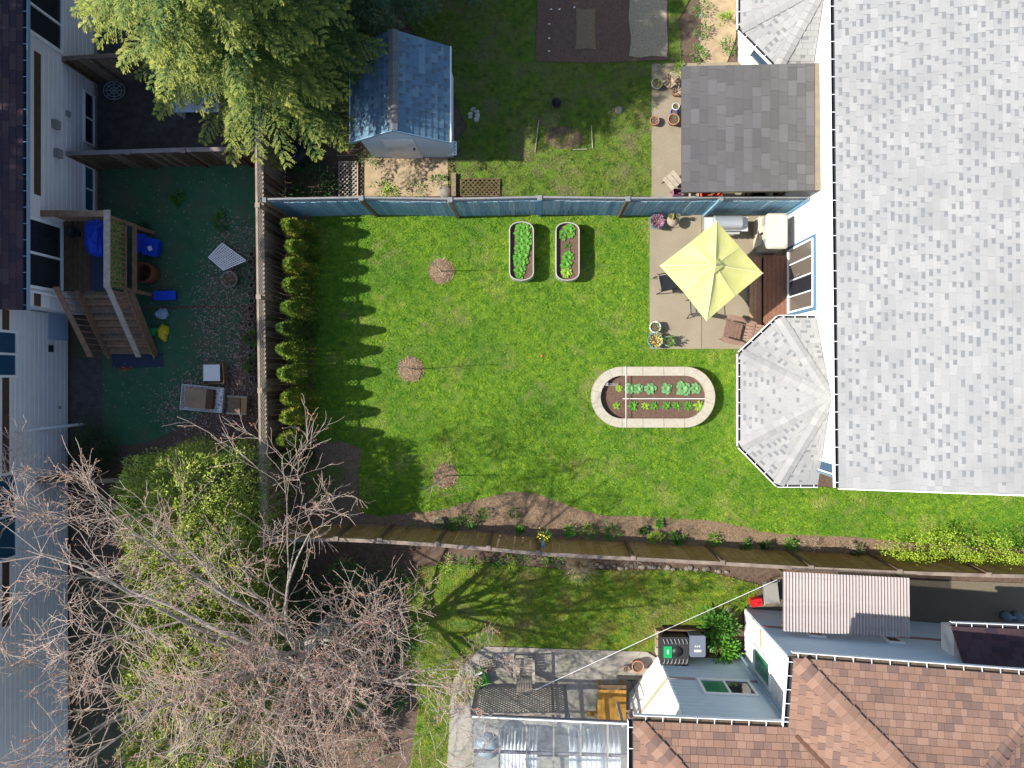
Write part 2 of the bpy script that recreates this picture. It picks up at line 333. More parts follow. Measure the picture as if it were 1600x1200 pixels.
# ------------------------------------------------------------------ building helpers
def shingles(parent, poly, expo, widths, tns, notch=None, nparts=100, joint=.006, hh=.016):
    """poly: 3D polygon, first edge = eave. Real shingle pieces; the first nparts whole ones are objects, the rest one joined part."""
    poly = [Vector(p) for p in poly]; O = poly[0]; u = (poly[1]-poly[0]).normalized()
    n = None
    for q in poly[2:]:
        c = u.cross(q-O)
        if c.length > 1e-3: n = c.normalized(); break
    v = n.cross(u)
    if n.z < 0: n = -n
    if v.dot(poly[2]-O) < 0: v = -v
    uv = [((p-O).dot(u), (p-O).dot(v)) for p in poly]; vmax = max(b for a, b in uv)
    hand = u.cross(v).dot(n) > 0
    def rng_(y):
        xs = []
        for i in range(len(uv)):
            (x0, y0), (x1, y1) = uv[i], uv[(i+1)%len(uv)]
            if (y0 <= y) != (y1 <= y): xs.append(x0+(x1-x0)*(y-y0)/(y1-y0))
        return (min(xs), max(xs)) if len(xs) >= 2 else None
    def piece(w_, e, nt):
        mb = MB(); j = joint/2; a, b = j, w_-j; z0 = hh; z1 = .004
        mb.add([(a,0,0),(b,0,0),(b,e,0),(a,e,0),(a,0,z0),(b,0,z0),(b,e,z1),(a,e,z1)], [(4,5,6,7),(0,1,5,4),(1,2,6,5),(3,0,4,7)], 0)
        if nt:
            nw = w_*nt; x0 = b-nw; f0 = .5; zf = z0+(z1-z0)*f0+.003
            mb.add([(x0,e*f0,zf),(b,e*f0,zf),(b,e*.99,z1+.003),(x0,e*.99,z1+.003),(x0,e*f0,0),(b,e*f0,0)], [(0,1,2,3),(4,5,1,0)], 1)
        return mb
    cache = {}
    R = Matrix((u if hand else u, v, n)).transposed().to_4x4()
    pinv = wmat(parent).inverted()
    full = []; J = MB(); row = 0; y = 0
    while y < vmax-.01:
        e = min(expo, vmax-y); r0 = rng_(y+.003); r1 = rng_(y+e-.003)
        if r0 and r1:
            lo, hi = max(r0[0], r1[0]), min(r0[1], r1[1]); x = lo - random.uniform(0, widths[-1]*.6)
            first = True
            while x < hi-.001:
                w_ = random.choice(widths); x1 = x+w_
                t = random.randrange(len(tns)); nt = random.choice((0,.3,.42,.5)) if notch else 0
                if x >= lo and x1 <= hi and e > expo*.98: full.append((x, y, w_, t, nt))
                else:
                    a, b = max(x, lo), min(x1, hi)
                    if b-a > .02:
                        mb = piece(b-a, e, 0); o = O+u*a+v*y
                        J.add([o+u*q[0]+v*q[1]+n*q[2] for q in mb.v], mb.f, t)
                x = x1
            for (a0, a1) in ((r0[0], r1[0]), (r0[1], r1[1])):            # cut pieces along hips
                if abs(a0-a1) > .01:
                    inner = lo if a0 == r0[0] and a1 == r1[0] else hi
                    pts = [(a0, y, hh), (inner, y, hh), (inner, y+e, .004), (a1, y+e, .004)]
                    J.add([O+u*q[0]+v*q[1]+n*q[2] for q in pts], [(0,1,2,3)], random.randrange(len(tns)))
        y += expo; row += 1
    random.shuffle(full) if False else None
    full.sort(key=lambda q: 0)
    step = max(1, len(full)/max(1, nparts)); 
    for i, (x, yy, w_, t, nt) in enumerate(full):
        if i < nparts:
            k = (w_, t, nt)
            if k not in cache: cache[k] = piece(w_, expo, nt).mesh('shingle', [tns[t]]+([notch] if notch else []))
            o = link('shingle', cache[k], parent)
            o.matrix_local = pinv @ Matrix.Translation(O+u*x+v*yy) @ R
        else:
            mb = piece(w_, expo, nt); o = O+u*x+v*yy
            J.v_off = len(J.v); base = len(J.v)
            J.v += [tuple(o+u*q[0]+v*q[1]+n*q[2]) for q in mb.v]
            for f, mi in zip(mb.f, mb.m): J.f.append([a+base for a in f]); J.m.append(t if mi == 0 else len(tns)); J.sm.append(False)
    if J.v:
        o = J.build('shingle_field', tns+([notch] if notch else []), parent, True); o['kind'] = 'stuff'
def ridge_caps(parent, a, b, tns, step=.16, wd=.28, th=.02):
    a = Vector(a); b = Vector(b); L = (b-a).length; d = (b-a)/L; s_ = d.cross(Vector((0,0,1))).normalized()
    k = max(1, int(L/step))
    for i in range(k):
        p = a+d*(i*L/k); q = a+d*((i+1)*L/k); mb = MB(); r = wd*random.uniform(.46,.52); up = Vector((0,0,.035+th)); dn = Vector((0,0,-.005)); lo = Vector((0,0,.018))
        mb.add([p-s_*r+lo, p+up, p+s_*r+lo, q+s_*r+dn, q+up-Vector((0,0,th*.7)), q-s_*r+dn], [(0,1,4,5),(1,2,3,4),(0,2,1)])
        mb.build('ridge_cap', random.choice(tns), parent, True)
def gutter(parent, A, B, out, wd=.11, every=.42, lip=None, inside=None, name='gutter'):
    A = Vector(A); B = Vector(B); d = (B-A).normalized(); o = Vector((out[0], out[1], 0)).normalized(); lip = lip or M['white']; inside = inside or M['gut']
    mb = MB()
    mb.bar(A+o*wd*.5+Vector((0,0,-.09)), B+o*wd*.5+Vector((0,0,-.09)), wd*.98, .012, mi=1)
    mb.bar(A+o*(wd+.004)+Vector((0,0,-.05)), B+o*(wd+.004)+Vector((0,0,-.05)), .018, .11, mi=0)
    mb.bar(A+o*.004+Vector((0,0,-.055)), B+o*.004+Vector((0,0,-.055)), .008, .1, mi=1)
    g = mb.build(name, [lip, inside], parent, True)
    L = (B-A).length; k = int(L/every)
    me = MB().bar((0,0,0), o*wd, .016, .008).mesh('bracket', lip)
    base = wmat(g).translation
    for i in range(k+1):
        p = A+d*(L*(i+.3)/(k+1)); br = link('bracket', me, g); br.location = p-base+Vector((0,0,.001))
def siding(parent, a, b, z0, z1, out, m, expo=.13, name='siding', tops=None):
    """lap boards between ground points a and b; tops = (z at a, z at b) for a raked top"""
    a = Vector((a[0], a[1], 0)); b = Vector((b[0], b[1], 0)); o = Vector((out[0], out[1], 0)).normalized(); mb = MB(); z = z0
    while z < z1-.005:
        e = min(expo, z1-z)
        zm = z+e*.8; V_ = lambda p, h_: p+Vector((0,0,h_))
        mb.add([V_(a+o*.024, z), V_(b+o*.024, z), V_(b+o*.024, zm), V_(a+o*.024, zm), V_(b+o*.002, z+e), V_(a+o*.002, z+e), V_(a, z), V_(b, z)],
               [(0,1,2,3),(3,2,4,5),(6,7,1,0),(6,0,3,5),(1,7,4,2)])
        z += e
    return mb.build(name, m, parent, True)
def window(parent, a, b, z0, z1, out, panes=2, fm=None, gm=None, fw=.07, name='window', proud=.05, slant=0):
    """frame with panes on a wall; a, b are the ground points of its two jambs"""
    fm = fm or M['white']; gm = gm or M['glassd']
    a = Vector((a[0], a[1], 0)); b = Vector((b[0], b[1], 0)); o = Vector((out[0], out[1], 0)).normalized(); d = (b-a).normalized(); W = (b-a).length
    Z = lambda p, z: p+Vector((0,0,z)); mb = MB()
    c = o*(proud/2+.022)
    mb.bar(Z(a+c, z0+fw/2), Z(b+c, z0+fw/2), proud, fw); mb.bar(Z(a+c, z1-fw/2), Z(b+c, z1-fw/2), proud, fw)
    mb.bar(Z(a+c+d*fw/2, z0+fw), Z(a+c+d*fw/2, z1-fw), fw, proud, up=o); mb.bar(Z(b+c-d*fw/2, z0+fw), Z(b+c-d*fw/2, z1-fw), fw, proud, up=o)
    for i in range(1, panes):
        q = a+d*(W*i/panes)+c; mb.bar(Z(q, z0+fw), Z(q, z1-fw), fw*.7, proud*.9, up=o)
    w_ = mb.build(name, fm, parent, True)
    for i in range(panes):
        p0 = a+d*(W*i/panes+fw*.5)+o*(.032); p1 = a+d*(W*(i+1)/panes-fw*.5)+o*(.032)
        m_ = gm[i % len(gm)] if isinstance(gm, (list, tuple)) else gm
        pb = MB(); pb.slab([Z(p0, z0+fw*.8), Z(p1, z0+fw*.8), Z(p1, z1-fw*.8), Z(p0, z1-fw*.8)], -o, -.008)
        pb.build('pane', m_, w_, True)
    return w_

# ================================================================== SETTING: ground, lawns, paving
struct('ground', MB().box(-90, 90, -90, 90, -1.0, LZ-.03), mat('far_ground', (.06,.06,.03), (.1,.09,.05), 2, bump=.5))
struct('garden_terrace', MB().box(-7.8, 60, -60, 60, LZ-.02, -.035), M['soil'])
main_lawn = PP([(487,337),(1015,337),(1240,337),(1240,760),(1330,763),(1700,780),(1700,862),(1500,852),(1440,848),(1395,845),(1330,838),(1240,835),(1190,830),(1150,820),(1110,812),(1060,810),(1000,806),(950,806),(905,796),(870,782),(835,770),(800,767),(765,775),(720,787),(685,797),(640,800),(590,806),(565,800),(560,740),(566,703),(540,690),(500,690),(490,670)])
main_lawn = [(p.x, p.y) for p in main_lawn]
sheet('lawn', main_lawn, 0, M['grassbase'])
bed = [(p.x, p.y) for p in PP([(450,335),(487,337),(490,670),(500,690),(540,690),(566,703),(560,740),(565,800),(590,806),(640,800),(685,797),(720,787),(765,775),(800,767),(835,770),(870,782),(905,796),(950,806),(1000,806),(1060,810),(1110,812),(1150,820),(1190,830),(1240,835),(1330,838),(1395,845),(1440,848),(1500,852),(1700,862),(1700,884),(1180,860),(843,842),(590,830),(440,825)])]
sheet('mulch_bed', bed, -.012, M['mulch'])
north_lawn = [(p.x, p.y) for p in PP([(700,306),(700,240),(730,200),(700,120),(640,40),(600,-60),(1110,-60),(1060,30),(1065,100),(1018,135),(1018,306)])]
sheet('north_lawn', north_lawn, 0, M['grassbase'])
south_lawn = [(p.x, p.y) for p in PP([(640,960),(625,915),(660,885),(760,880),(880,890),(1100,892),(1190,915),(1165,950),(1140,975),(1025,985),(1022,1018),(757,1008),(705,1060),(700,1260),(630,1260),(655,1100),(625,1020)])]
sheet('south_lawn', south_lawn, 0, M['grassbase'])
plot = [(p.x, p.y) for p in PP([(838,-60),(840,30),(837,60),(838,96),(880,97),(930,99),(985,96),(1045,94),(1043,40),(1046,-60)])]
sheet('vegetable_plot', plot, .03, M['darksoil'], .05)
sheet('straw_mulch', [(p.x, p.y) for p in PP([(984,-2),(1000,1),(1020,-1),(1042,2),(1041,30),(1043,60),(1042,90),(1020,88),(1000,91),(983,88),(986,60),(982,30)])], .042, M['straw'], .02)
sheet('straw_strip', [(p.x, p.y) for p in PP([(900,14),(914,16),(930,14),(929,40),(931,78),(916,76),(899,78),(901,45)])], .04, mat('old_straw', (.16,.11,.06), (.24,.17,.1), 20, bump=1), .02)
sheet('east_bed_soil', [(p.x, p.y) for p in PP(chaikin([(1085,-60),(1150,-60),(1150,100),(1090,100),(1098,40)],1))], .006, M['sand'])
sheet('sand_patch', [(p.x, p.y) for p in PP([(562,247),(712,247),(714,275),(716,306),(640,307),(564,306),(570,280)])], .0, M['sand'])
# patio of four slabs
pr = thing('patio', None, None); pr['kind'] = 'structure'
x0, x1, x2 = P(1015,0).x, P(1096,0).x, 7.6; ys = [P(0,335).y, P(0,436).y, P(0,545).y]
for xa, xb in ((x0, x1-.008), (x1+.008, x2)):
    for ya, yb in ((ys[0], ys[1]+.008), (ys[1]-.008, ys[2])):
        MB().box(xa, xb, yb, ya, -.03, .03).build('concrete_slab', M['conc'], pr)
sheet('north_path', [(p.x, p.y) for p in PP([(1018,100),(1300,95),(1300,308),(1018,308)])], .02, M['conc'], .05)
patio_s = [(p.x, p.y) for p in PP([(757,1010),(1010,1018),(1030,1030),(1030,1260),(695,1260),(703,1120),(705,1070),(722,1040)])]
sp = thing('south_patio', None, None); sp['kind'] = 'structure'
MB().prism(patio_s, -.03, .02).build('concrete_slab', M['concg'], sp)
sheet('side_alley', [(p.x, p.y) for p in PP([(1222,898),(1700,915),(1700,1000),(1163,955)])], .0, mat('alley_concrete', (.12,.1,.07), (.18,.15,.11), 20, bump=.4), .03)
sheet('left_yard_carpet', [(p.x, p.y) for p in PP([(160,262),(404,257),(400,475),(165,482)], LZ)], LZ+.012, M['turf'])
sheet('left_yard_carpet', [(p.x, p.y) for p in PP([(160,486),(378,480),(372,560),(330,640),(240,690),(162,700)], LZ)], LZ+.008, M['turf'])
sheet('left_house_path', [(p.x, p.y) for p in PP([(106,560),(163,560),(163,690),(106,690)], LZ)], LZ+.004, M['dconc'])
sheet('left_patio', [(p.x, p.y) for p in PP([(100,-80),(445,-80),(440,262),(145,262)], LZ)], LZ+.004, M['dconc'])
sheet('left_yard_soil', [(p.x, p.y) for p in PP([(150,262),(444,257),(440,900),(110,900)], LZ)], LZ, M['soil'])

# ---- grass: uncountable blades
def blades(name, label, poly, excl, m, dens, Lr=(.04,.085), Wd=.026, z=0.0):
    xs = [p[0] for p in poly]; ysv = [p[1] for p in poly]
    xa, xb, ya, yb = max(min(xs), -8), min(max(xs), 15), max(min(ysv), -13), min(max(ysv), 13)
    n = int((xb-xa)*(yb-ya)*dens); x = RG.uniform(xa, xb, n); y = RG.uniform(ya, yb, n)
    k = inpoly(x, y, poly)
    for e in excl: k &= ~inpoly(x, y, e)
    x = x[k]; y = y[k]; n = len(x)
    tuft = (np.sin(x*9.1+np.sin(y*7.3)*2)+np.sin(y*11.7+np.sin(x*6.1)*2.2))*.25+1
    a = RG.uniform(0, 2*np.pi, n); L = RG.uniform(*Lr, n)*tuft; tl = RG.uniform(.6, 1.45, n); wd = Wd*RG.uniform(.5, 1.2, n)
    d = np.stack([np.cos(a)*np.sin(tl), np.sin(a)*np.sin(tl), np.cos(tl)], 1); s_ = np.stack([-np.sin(a), np.cos(a), 0*a], 1)*wd[:, None]*.5
    p = np.stack([x, y, np.full(n, z-.004)], 1)
    V = np.empty((n, 3, 3)); V[:, 0] = p-s_; V[:, 1] = p+s_; V[:, 2] = p+d*L[:, None]
    o = link(name, np_mesh(name, V.reshape(-1, 3), np.arange(3*n).reshape(n, 3), [m])); return tag(o, label, 'grass', kind='stuff')
def pxrect(a, b, c, d, z=0): return [(p.x, p.y) for p in PP([(a,b),(c,b),(c,d),(a,d)], z)]
def pxcirc(x, y, r): q = P(x, y); return circle((q.x, q.y), r/51.68, 20)
rings = [(690,424,20),(642,577,20),(696,743,19)]
ex = [pxrect(1013,300,1700,547), pxrect(930,577,1112,664), pxrect(798,352,834,436), pxrect(869,352,905,436), pxrect(1148,545,1300,700)] + [pxcirc(*r) for r in rings]
blades('grass', 'bright green mown grass of the main lawn', main_lawn, ex, M['blade'], 3400)
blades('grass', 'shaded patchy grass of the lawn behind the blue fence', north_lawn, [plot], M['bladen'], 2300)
blades('grass', 'yellowish green grass of the lawn south of the brown fence', south_lawn, [patio_s], M['blades'], 2300)
def chips(name, label, poly, n, m, Lr, W, z, excl=(), cat='mulch'):
    xs = [p[0] for p in poly]; ysv = [p[1] for p in poly]; x = RG.uniform(min(xs), max(xs), n*3); y = RG.uniform(min(ysv), max(ysv), n*3); k = inpoly(x, y, poly)
    for e in excl: k &= ~inpoly(x, y, e)
    x = x[k][:n]; y = y[k][:n]; n = len(x)
    if cat == 'leaves':
        x = x+RG.normal(size=n)*.22; y = y+RG.normal(size=n)*.22; q_ = x < -7.85; x = x[q_]; y = y[q_]; n = len(x)
    d = RG.normal(size=(n, 3)); d[:, 2] = np.abs(d[:, 2])*.3+.05
    V, F = leaves(np.stack([x, y, np.full(n, z)], 1), d, RG.uniform(*Lr, n), W, .3)
    o = link(name, np_mesh(name, V, F, m, midx=RG.integers(0, len(m), n))); return tag(o, label, cat, kind='stuff')
bk = [mat('bark_chip_tan', (.38,.27,.17)), mat('bark_chip_red', (.27,.165,.1)), mat('bark_chip_dark', (.12,.075,.045))]
chips('bark_chips', 'loose brown bark chips covering the long planting bed', bed, 26000, bk, (.02,.07), .02, -.005)
lf = [mat('dry_leaf_pale', (.4,.31,.28)), mat('dry_leaf_mauve', (.27,.19,.18)), mat('dry_leaf_brown', (.17,.1,.07))]
chips('fallen_leaves', 'pale dry leaves scattered over the green carpet by the fence', [(p.x, p.y) for p in PP(chaikin([(300,480),(335,360),(385,330),(402,420),(405,690),(300,690),(220,640),(330,560)],2), LZ)], 5200, lf, (.03,.08), .04, LZ+.02, cat='leaves')
chips('fallen_leaves', 'thin sprinkle of dry leaves around the steps and bins', [(p.x, p.y) for p in PP([(165,262),(400,262),(400,690),(165,690)], LZ)], 900, lf, (.02,.06), .035, LZ+.02, cat='leaves')

# ================================================================== WHITE HOUSE (right)
wx = lambda y: 7.44 + (5-y)*.011
wh = thing('white_house', 'white house with large pale grey shingle roof filling the right side', 'house', (wx(0), 0, 0))
EZ = 4.7; ex_ = lambda y: 7.02+(9-y)*.0095; SP = .33
MB().prism([(wx(15), 15), (17.5, 15), (17.5, -2.52), (wx(-2.3), -2.52)], 0, EZ-.02).build('wall', M['wall'], wh, True)
y0, y1 = -2.62, 15
rb = MB(); X2 = 12.2; zr = EZ+SP*(X2-7.05)
e0_ = Vector((ex_(y0), y0, EZ)); e1_ = Vector((ex_(y1), y1, EZ)); pe = Vector(((e1_-e0_).y, -(e1_-e0_).x, 0)).normalized(); ups = lambda p, d: p+pe*d+Vector((0,0,SP*d))
DR = 5.1; zr = EZ+SP*DR
rb.slab([e0_, ups(e0_, DR), ups(e1_, DR), e1_], Vector((-SP*pe.x,-SP*pe.y,1)), .1)
rb.slab([ups(e0_,DR), ups(e0_,DR)+pe*5.8-Vector((0,0,SP*5.8)), ups(e1_,DR)+pe*5.8-Vector((0,0,SP*5.8)), ups(e1_,DR)], (SP,0,1), .1)
rf = rb.build('roof', mat('roof_underlay_grey', (.17,.185,.2), (.24,.25,.26), 20), wh, True)
MB().add([(wx(-2.3), -2.52, EZ-.02), (17.2, -2.52, EZ-.02), (X2, -2.52, zr-.14)], [(0,1,2)]).build('gable', M['wall'], wh, True)
ye = 9.7; em_ = e0_.lerp(e1_, (ye-y0)/(y1-y0))
zf = lambda x, y: EZ+SP*(x-ex_(y))*1.0
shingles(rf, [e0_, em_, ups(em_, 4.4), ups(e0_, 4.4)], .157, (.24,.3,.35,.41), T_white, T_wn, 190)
gutter(wh, (ex_(y0)+.02, y0, EZ-.01), (ex_(y1), y1, EZ-.01), (-1,0,0), wd=.1, lip=M['white'])
MB().bar(e0_+Vector((0,-.02,-.05)), ups(e0_,DR)+Vector((0,-.02,-.05)), .03, .16).build('rake_board', M['white'], wh, True)
# patio door
db = .32
dy0, dy1 = P(0,385,1.0).y, P(0,487,1.0).y
dr = window(wh, (wx(3), dy0), (wx(3), dy1), db, 2.33, (-1,0,0), panes=4, fm=M['white'], gm=[M['glassr'], M['glassr'], M['glassd'], M['glassr']], fw=.05, name='patio_door')
fr = MB(); fr.bar((wx(3)-.03, dy0+.03, db), (wx(3)-.03, dy0+.03, 2.36), .09, .05, up=(1,0,0)); fr.bar((wx(3)-.03, dy1-.03, db), (wx(3)-.03, dy1-.03, 2.36), .09, .05, up=(1,0,0)); fr.bar((wx(3)-.03, dy0+.08, 2.4), (wx(3)-.03, dy1-.08, 2.4), .05, .08)
fr.build('door_casing', mat('blue_trim', (.08,.17,.26)), wh, True)
hb = MB(); hb.bar((wx(3)-.1, (dy0+dy1)/2+.08, 1.2), (wx(3)-.1, (dy0+dy1)/2+.08, 1.45), .02, .02); hb.build('handle', M['steel'], wh, True)
window(wh, (wx(-2)+.0, -2.13), (wx(-2.2), -2.5), 1.0, 3.6, (-1,0,0), panes=1, gm=M['glassb'])
def bay(dy, label_first):
    EB = 2.42; e = [P(1287,757+dy,EB), P(1216,757+dy,EB), P(1157,697+dy,EB), P(1157,553+dy,EB), P(1217,497+dy,EB), P(1277,497+dy,EB)]
    if dy: e = [Vector((p.x, p.y, EB)) for p in e]
    e[0].x = wx(e[0].y)-.02; e[5].x = wx(e[5].y)-.02
    pk = P(1301,622+dy,3.35); pk.x = wx(pk.y)-.02
    # walls inset under the eaves
    cx, cy = 7.4, (e[2].y+e[3].y)/2
    ins = [Vector((p.x, cy+(p.y-cy)*.84)) for p in e]; 
    wl = [(7.5, ins[0].y), (6.75, ins[1].y), (6.02, cy+(e[2].y-cy)*.86), (6.02, cy+(e[3].y-cy)*.86), (6.75, ins[4].y), (7.5, ins[5].y)]
    MB().prism(wl, 0, EB-.04).build('bay_wall', M['wall'], wh, True)
    for i in (1, 2, 3):
        a, b = Vector(wl[i]), Vector(wl[i+1]); d = (b-a); o = Vector((-abs(d.y), 0)) if i == 2 else Vector((d.y, -d.x))
        if o.x > 0: o = -o
        window(wh, a+d*.15, b-d*.15, .8, 2.15, (o.x, o.y), panes=2 if i == 2 else 1, gm=M['glassb'], name='bay_window')
    mb = MB()
    for i in range(5):
        a, b = e[i], e[i+1]; n = (b-a).cross(pk-a); 
        if n.z < 0: n = -n
        mb.slab([a, b, pk], n, .06)
    r = mb.build('bay_roof', MATS['roof_underlay_grey'], wh, True)
    for i in range(5):
        shingles(r, [e[i], e[i+1], pk], .15, (.24,.28,.34), T_white, T_wn, 14 if dy == 0 else 5)
    for i in range(1, 5): ridge_caps(r, e[i]+Vector((0,0,.01)), pk, T_white, .2, .3)
    for i in range(0, 5):
        a, b = e[i], e[i+1]; d = b-a; o = (-d.y, d.x) if False else ((d.y, -d.x))
        c = Vector((7.4, cy)); 
        if Vector(o).dot(Vector(((a.x+b.x)/2, (a.y+b.y)/2))-c) < 0: o = (-o[0], -o[1])
        gutter(wh, a, b, o, wd=.07, every=.4)
bay(0, True); bay(-652, False)
MB().tube([(7.1,-2.5,EZ-.12),(7.4,-2.5,EZ-.4),(7.46,-2.5,.1)], .03, 8).build('downpipe', M['gutb'], wh, True)

# ---- grey roofed shelter against the house
cp = thing('patio_shelter', 'open shelter with dark grey shingled shed roof north of blue fence', 'shelter', P(1180,200))
e = [Vector((3.81,4.94,2.6)), Vector((3.81,8.3,2.6)), Vector((7.44,8.3,2.8)), Vector((7.44,4.94,2.8))]
nn = (e[1]-e[0]).cross(e[3]-e[0]); nn = -nn if nn.z < 0 else nn
cr = MB().slab(e, nn, .12).build('roof', mat('shelter_fascia_brown', (.1,.08,.06)), cp, True)
shingles(cr, [e[0], e[1], e[2]+(e[1]-e[2])*.045, e[3]+(e[0]-e[3])*.045], .232, (.26,.34,.42,.5), T_grey, None, 140, joint=.008)
MB().bar(e[2]+(e[1]-e[2])*.022+Vector((0,0,.012)), e[3]+(e[0]-e[3])*.022+Vector((0,0,.012)), .15, .02).build('flashing', mat('tan_flashing', (.25,.2,.12), (.17,.15,.12), 5), cp, True)
for q in ((5.2,8.1,),(5.2,5.45),(7.1,5.4),(6.2,5.4)): MB().box(q[0]-.05, q[0]+.05, q[1]-.05, q[1]+.05, 0, 2.48).build('post', M['woodd'], cp, True)
MB().bar((4.3,5.5,2.42),(7.3,5.5,2.55), .06, .14).build('beam', M['woodd'], cp, True)

# ================================================================== SHED
sh = thing('garden_shed', 'white garden shed with blue grey shingled gable roof', 'shed', (-3.83, 7.9, 0))
ex0, ex1, rx, yf, yb, ze, zr = -5.2, -2.46, -3.83, 6.5, 9.15, 1.9, 2.88
wb = MB(); wb.prism([(ex0+.2, yf+.15), (ex1-.12, yf+.15), (ex1-.12, yb-.1), (ex0+.2, yb-.1)], 0, ze+.02)
wb.add([(ex0+.2, yf+.15, ze+.02), (ex1-.12, yf+.15, ze+.02), (rx, yf+.15, zr-.1)], [(0,1,2)])
wb.build('wall', M['vinylb'], sh, True)
for s_, a in ((-1, ex0), (1, ex1)):
    r = MB().slab([(a, yf, ze), (rx, yf, zr), (rx, yb, zr), (a, yb, ze)] if s_ < 0 else [(rx, yf, zr), (a, yf, ze), (a, yb, ze), (rx, yb, zr)], (s_*(zr-ze), 0, abs(a-rx)), .05).build('roof_slope', mat('shed_roof_base', (.05,.07,.09)), sh, True)
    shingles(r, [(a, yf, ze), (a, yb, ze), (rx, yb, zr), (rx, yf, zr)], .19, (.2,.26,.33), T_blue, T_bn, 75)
    MB().bar((a-.01*-s_, yf-.02, ze), (rx-.0, yf-.02, zr), .02, .1).build('barge_board', M['gutb'], sh, True)
    MB().bar((a+s_*.02, yf, ze-.02), (a+s_*.02, yb, ze-.02), .04, .07).build('eave_trim', M['white'], sh, True)
ridge_caps(sh, (rx, yf, zr), (rx, yb, zr), [mat('tan_ridge', (.15,.145,.135)), mat('grey_ridge', (.12,.13,.14))], .2, .26)
MB().box(-4.4,-3.5,6.62,6.645,.02,1.75).build('door', M['vinylw'], sh, True)
MB().box(-3.62,-3.58,6.58,6.615,.9,1.05).build('door_handle', M['black'], sh, True)

# ================================================================== FENCES
def lattice_strips(mb, a, b, z0, z1, sp=.085, wd=.018, th=.008, off=None):
    a = Vector((a[0], a[1], 0)); b = Vector((b[0], b[1], 0)); L = (b-a).length; d = (b-a)/L; h = z1-z0
    o = Vector((-d.y, d.x, 0))*.006; k = -h
    while k < L:
        for sg in (1, -1):
            s0, s1 = k, k+h
            p0, p1 = (s0, z0), (s1, z1)
            if sg < 0: p0, p1 = (s0, z1), (s1, z0)
            t0 = max(0, -s0)/h; t1 = min(1, (L-s0)/h)
            if t1 > t0+.01:
                A = a+d*(s0+h*t0)+Vector((0,0,p0[1]+(p1[1]-p0[1])*t0))+o*sg; B = a+d*(s0+h*t1)+Vector((0,0,p0[1]+(p1[1]-p0[1])*t1))+o*sg
                mb.bar(A, B, th, wd, up=(0,0,1))
        k += sp
def board_fence(root, pts, z0, zs, zt, side, bms, pm, cap, capw=.12, bw=.142, post_each=None, latt=None, pms=None, rails=True, tilt=0.0):
    """boards each their own part; pts polyline; side = +1/-1 side of the boards; posts at the polyline's points"""
    cache = {}
    Lm = MB()
    for i in range(len(pts)-1):
        a = Vector((pts[i][0], pts[i][1], 0)); b = Vector((pts[i+1][0], pts[i+1][1], 0)); L = (b-a).length; d = (b-a)/L; o = Vector((-d.y, d.x, 0))*side
        n = max(1, int(L/bw)); rz = math.atan2(d.y, d.x)
        for k in range(n):
            key = (random.randrange(len(bms)), random.randrange(3))
            if key not in cache:
                m_ = MB(); m_.box(-bw/2+.006, bw/2-.006, -.009, .009, 0, zs-z0+(key[1]-1)*.012-.02); cache[key] = m_.mesh('board', bms[key[0]])
            c = link('board', cache[key], root); q = a+d*(L*(k+.5)/n)+o*(.025+random.uniform(0,.006))
            c.location = Vector((q.x, q.y, z0+.02))-root.location; c.rotation_euler = (random.uniform(-.006,.006), random.uniform(-.004,.004), rz)
        if rails:
            for z in (z0+.3, zs-.12): MB().bar(a-o*.02+Vector((0,0,z)), b-o*.02+Vector((0,0,z)), .04, .08).build('rail', pm, root, True)
        MB().bar(a+Vector((0,0,zt+.015)), b+Vector((0,0,zt+.015)), capw, .035).build('cap_rail', cap, root, True)
        if latt:
            MB().bar(a+Vector((0,0,zs+.01)), b+Vector((0,0,zs+.01)), .045, .04).build('rail', cap, root, True)
            lattice_strips(Lm, a, b, zs+.03, zt, sp=.125, wd=.022)
    for i, p in enumerate(pts):
        m_ = (pms[i] if pms else pm); d = Vector((pts[min(i+1,len(pts)-1)][0]-pts[max(i-1,0)][0], pts[min(i+1,len(pts)-1)][1]-pts[max(i-1,0)][1], 0)).normalized(); o = Vector((-d.y, d.x, 0))*side
        MB().bar(Vector((p[0], p[1], z0))+o*.06, Vector((p[0], p[1], zt+.02))+o*.06, .09, .09, up=o).build('post', m_, root, True)
        MB().obox((p[0]+o.x*.03, p[1]+o.y*.03, zt+.05), (.13,.13,.035), (0,0,math.atan2(d.y,d.x))).build('post_cap', cap, root, True)
    if latt and Lm.v: Lm.build('lattice', latt, root, True)
# blue fence
bp = [(P(x,335).x, 4.93+dy) for x, dy in ((452,-.03),(590,.02),(716,-.02),(843,.03),(968,.0),(1100,.02),(1226,.02))]
f = thing('blue_fence', 'weathered blue board fence with lattice top between the two lawns', 'fence', (0, 4.93, 0))
board_fence(f, bp, 0, 1.72, 2.0, -1, [M['blue'], M['blue2'], M['blue3'], M['blue']], M['woodd'], M['greypot'] if False else mat('grey_blue_cap', (.15,.17,.18), (.24,.23,.22), 7), capw=.05, latt=mat('blue_lattice', (.3,.33,.35)), pms=[M['wood'],M['woodd'],M['wood'],M['blue3'],M['woodd'],M['blue'],M['blue3']])
# left fence
lp = [(-7.74, 12.5),(-7.73,9.3),(-7.72,6.5),(-7.70,4.7),(-7.67,2.2),(-7.63,-.35),(-7.6,-2.4),(-7.56,-4.6)]
f = thing('wooden_fence', 'tall brown board fence with lattice top behind the row of shrubs', 'fence', (-7.65, 0, LZ))
board_fence(f, lp, -.02, 1.66, 2.12, -1 if False else 1, [M['wood'], M['woodd'], M['wood']], M['wood'], mat('tan_cap', (.2,.15,.11), (.33,.26,.2), 5), capw=.06, latt=mat('pale_lattice', (.4,.33,.25), (.5,.42,.33), 9))
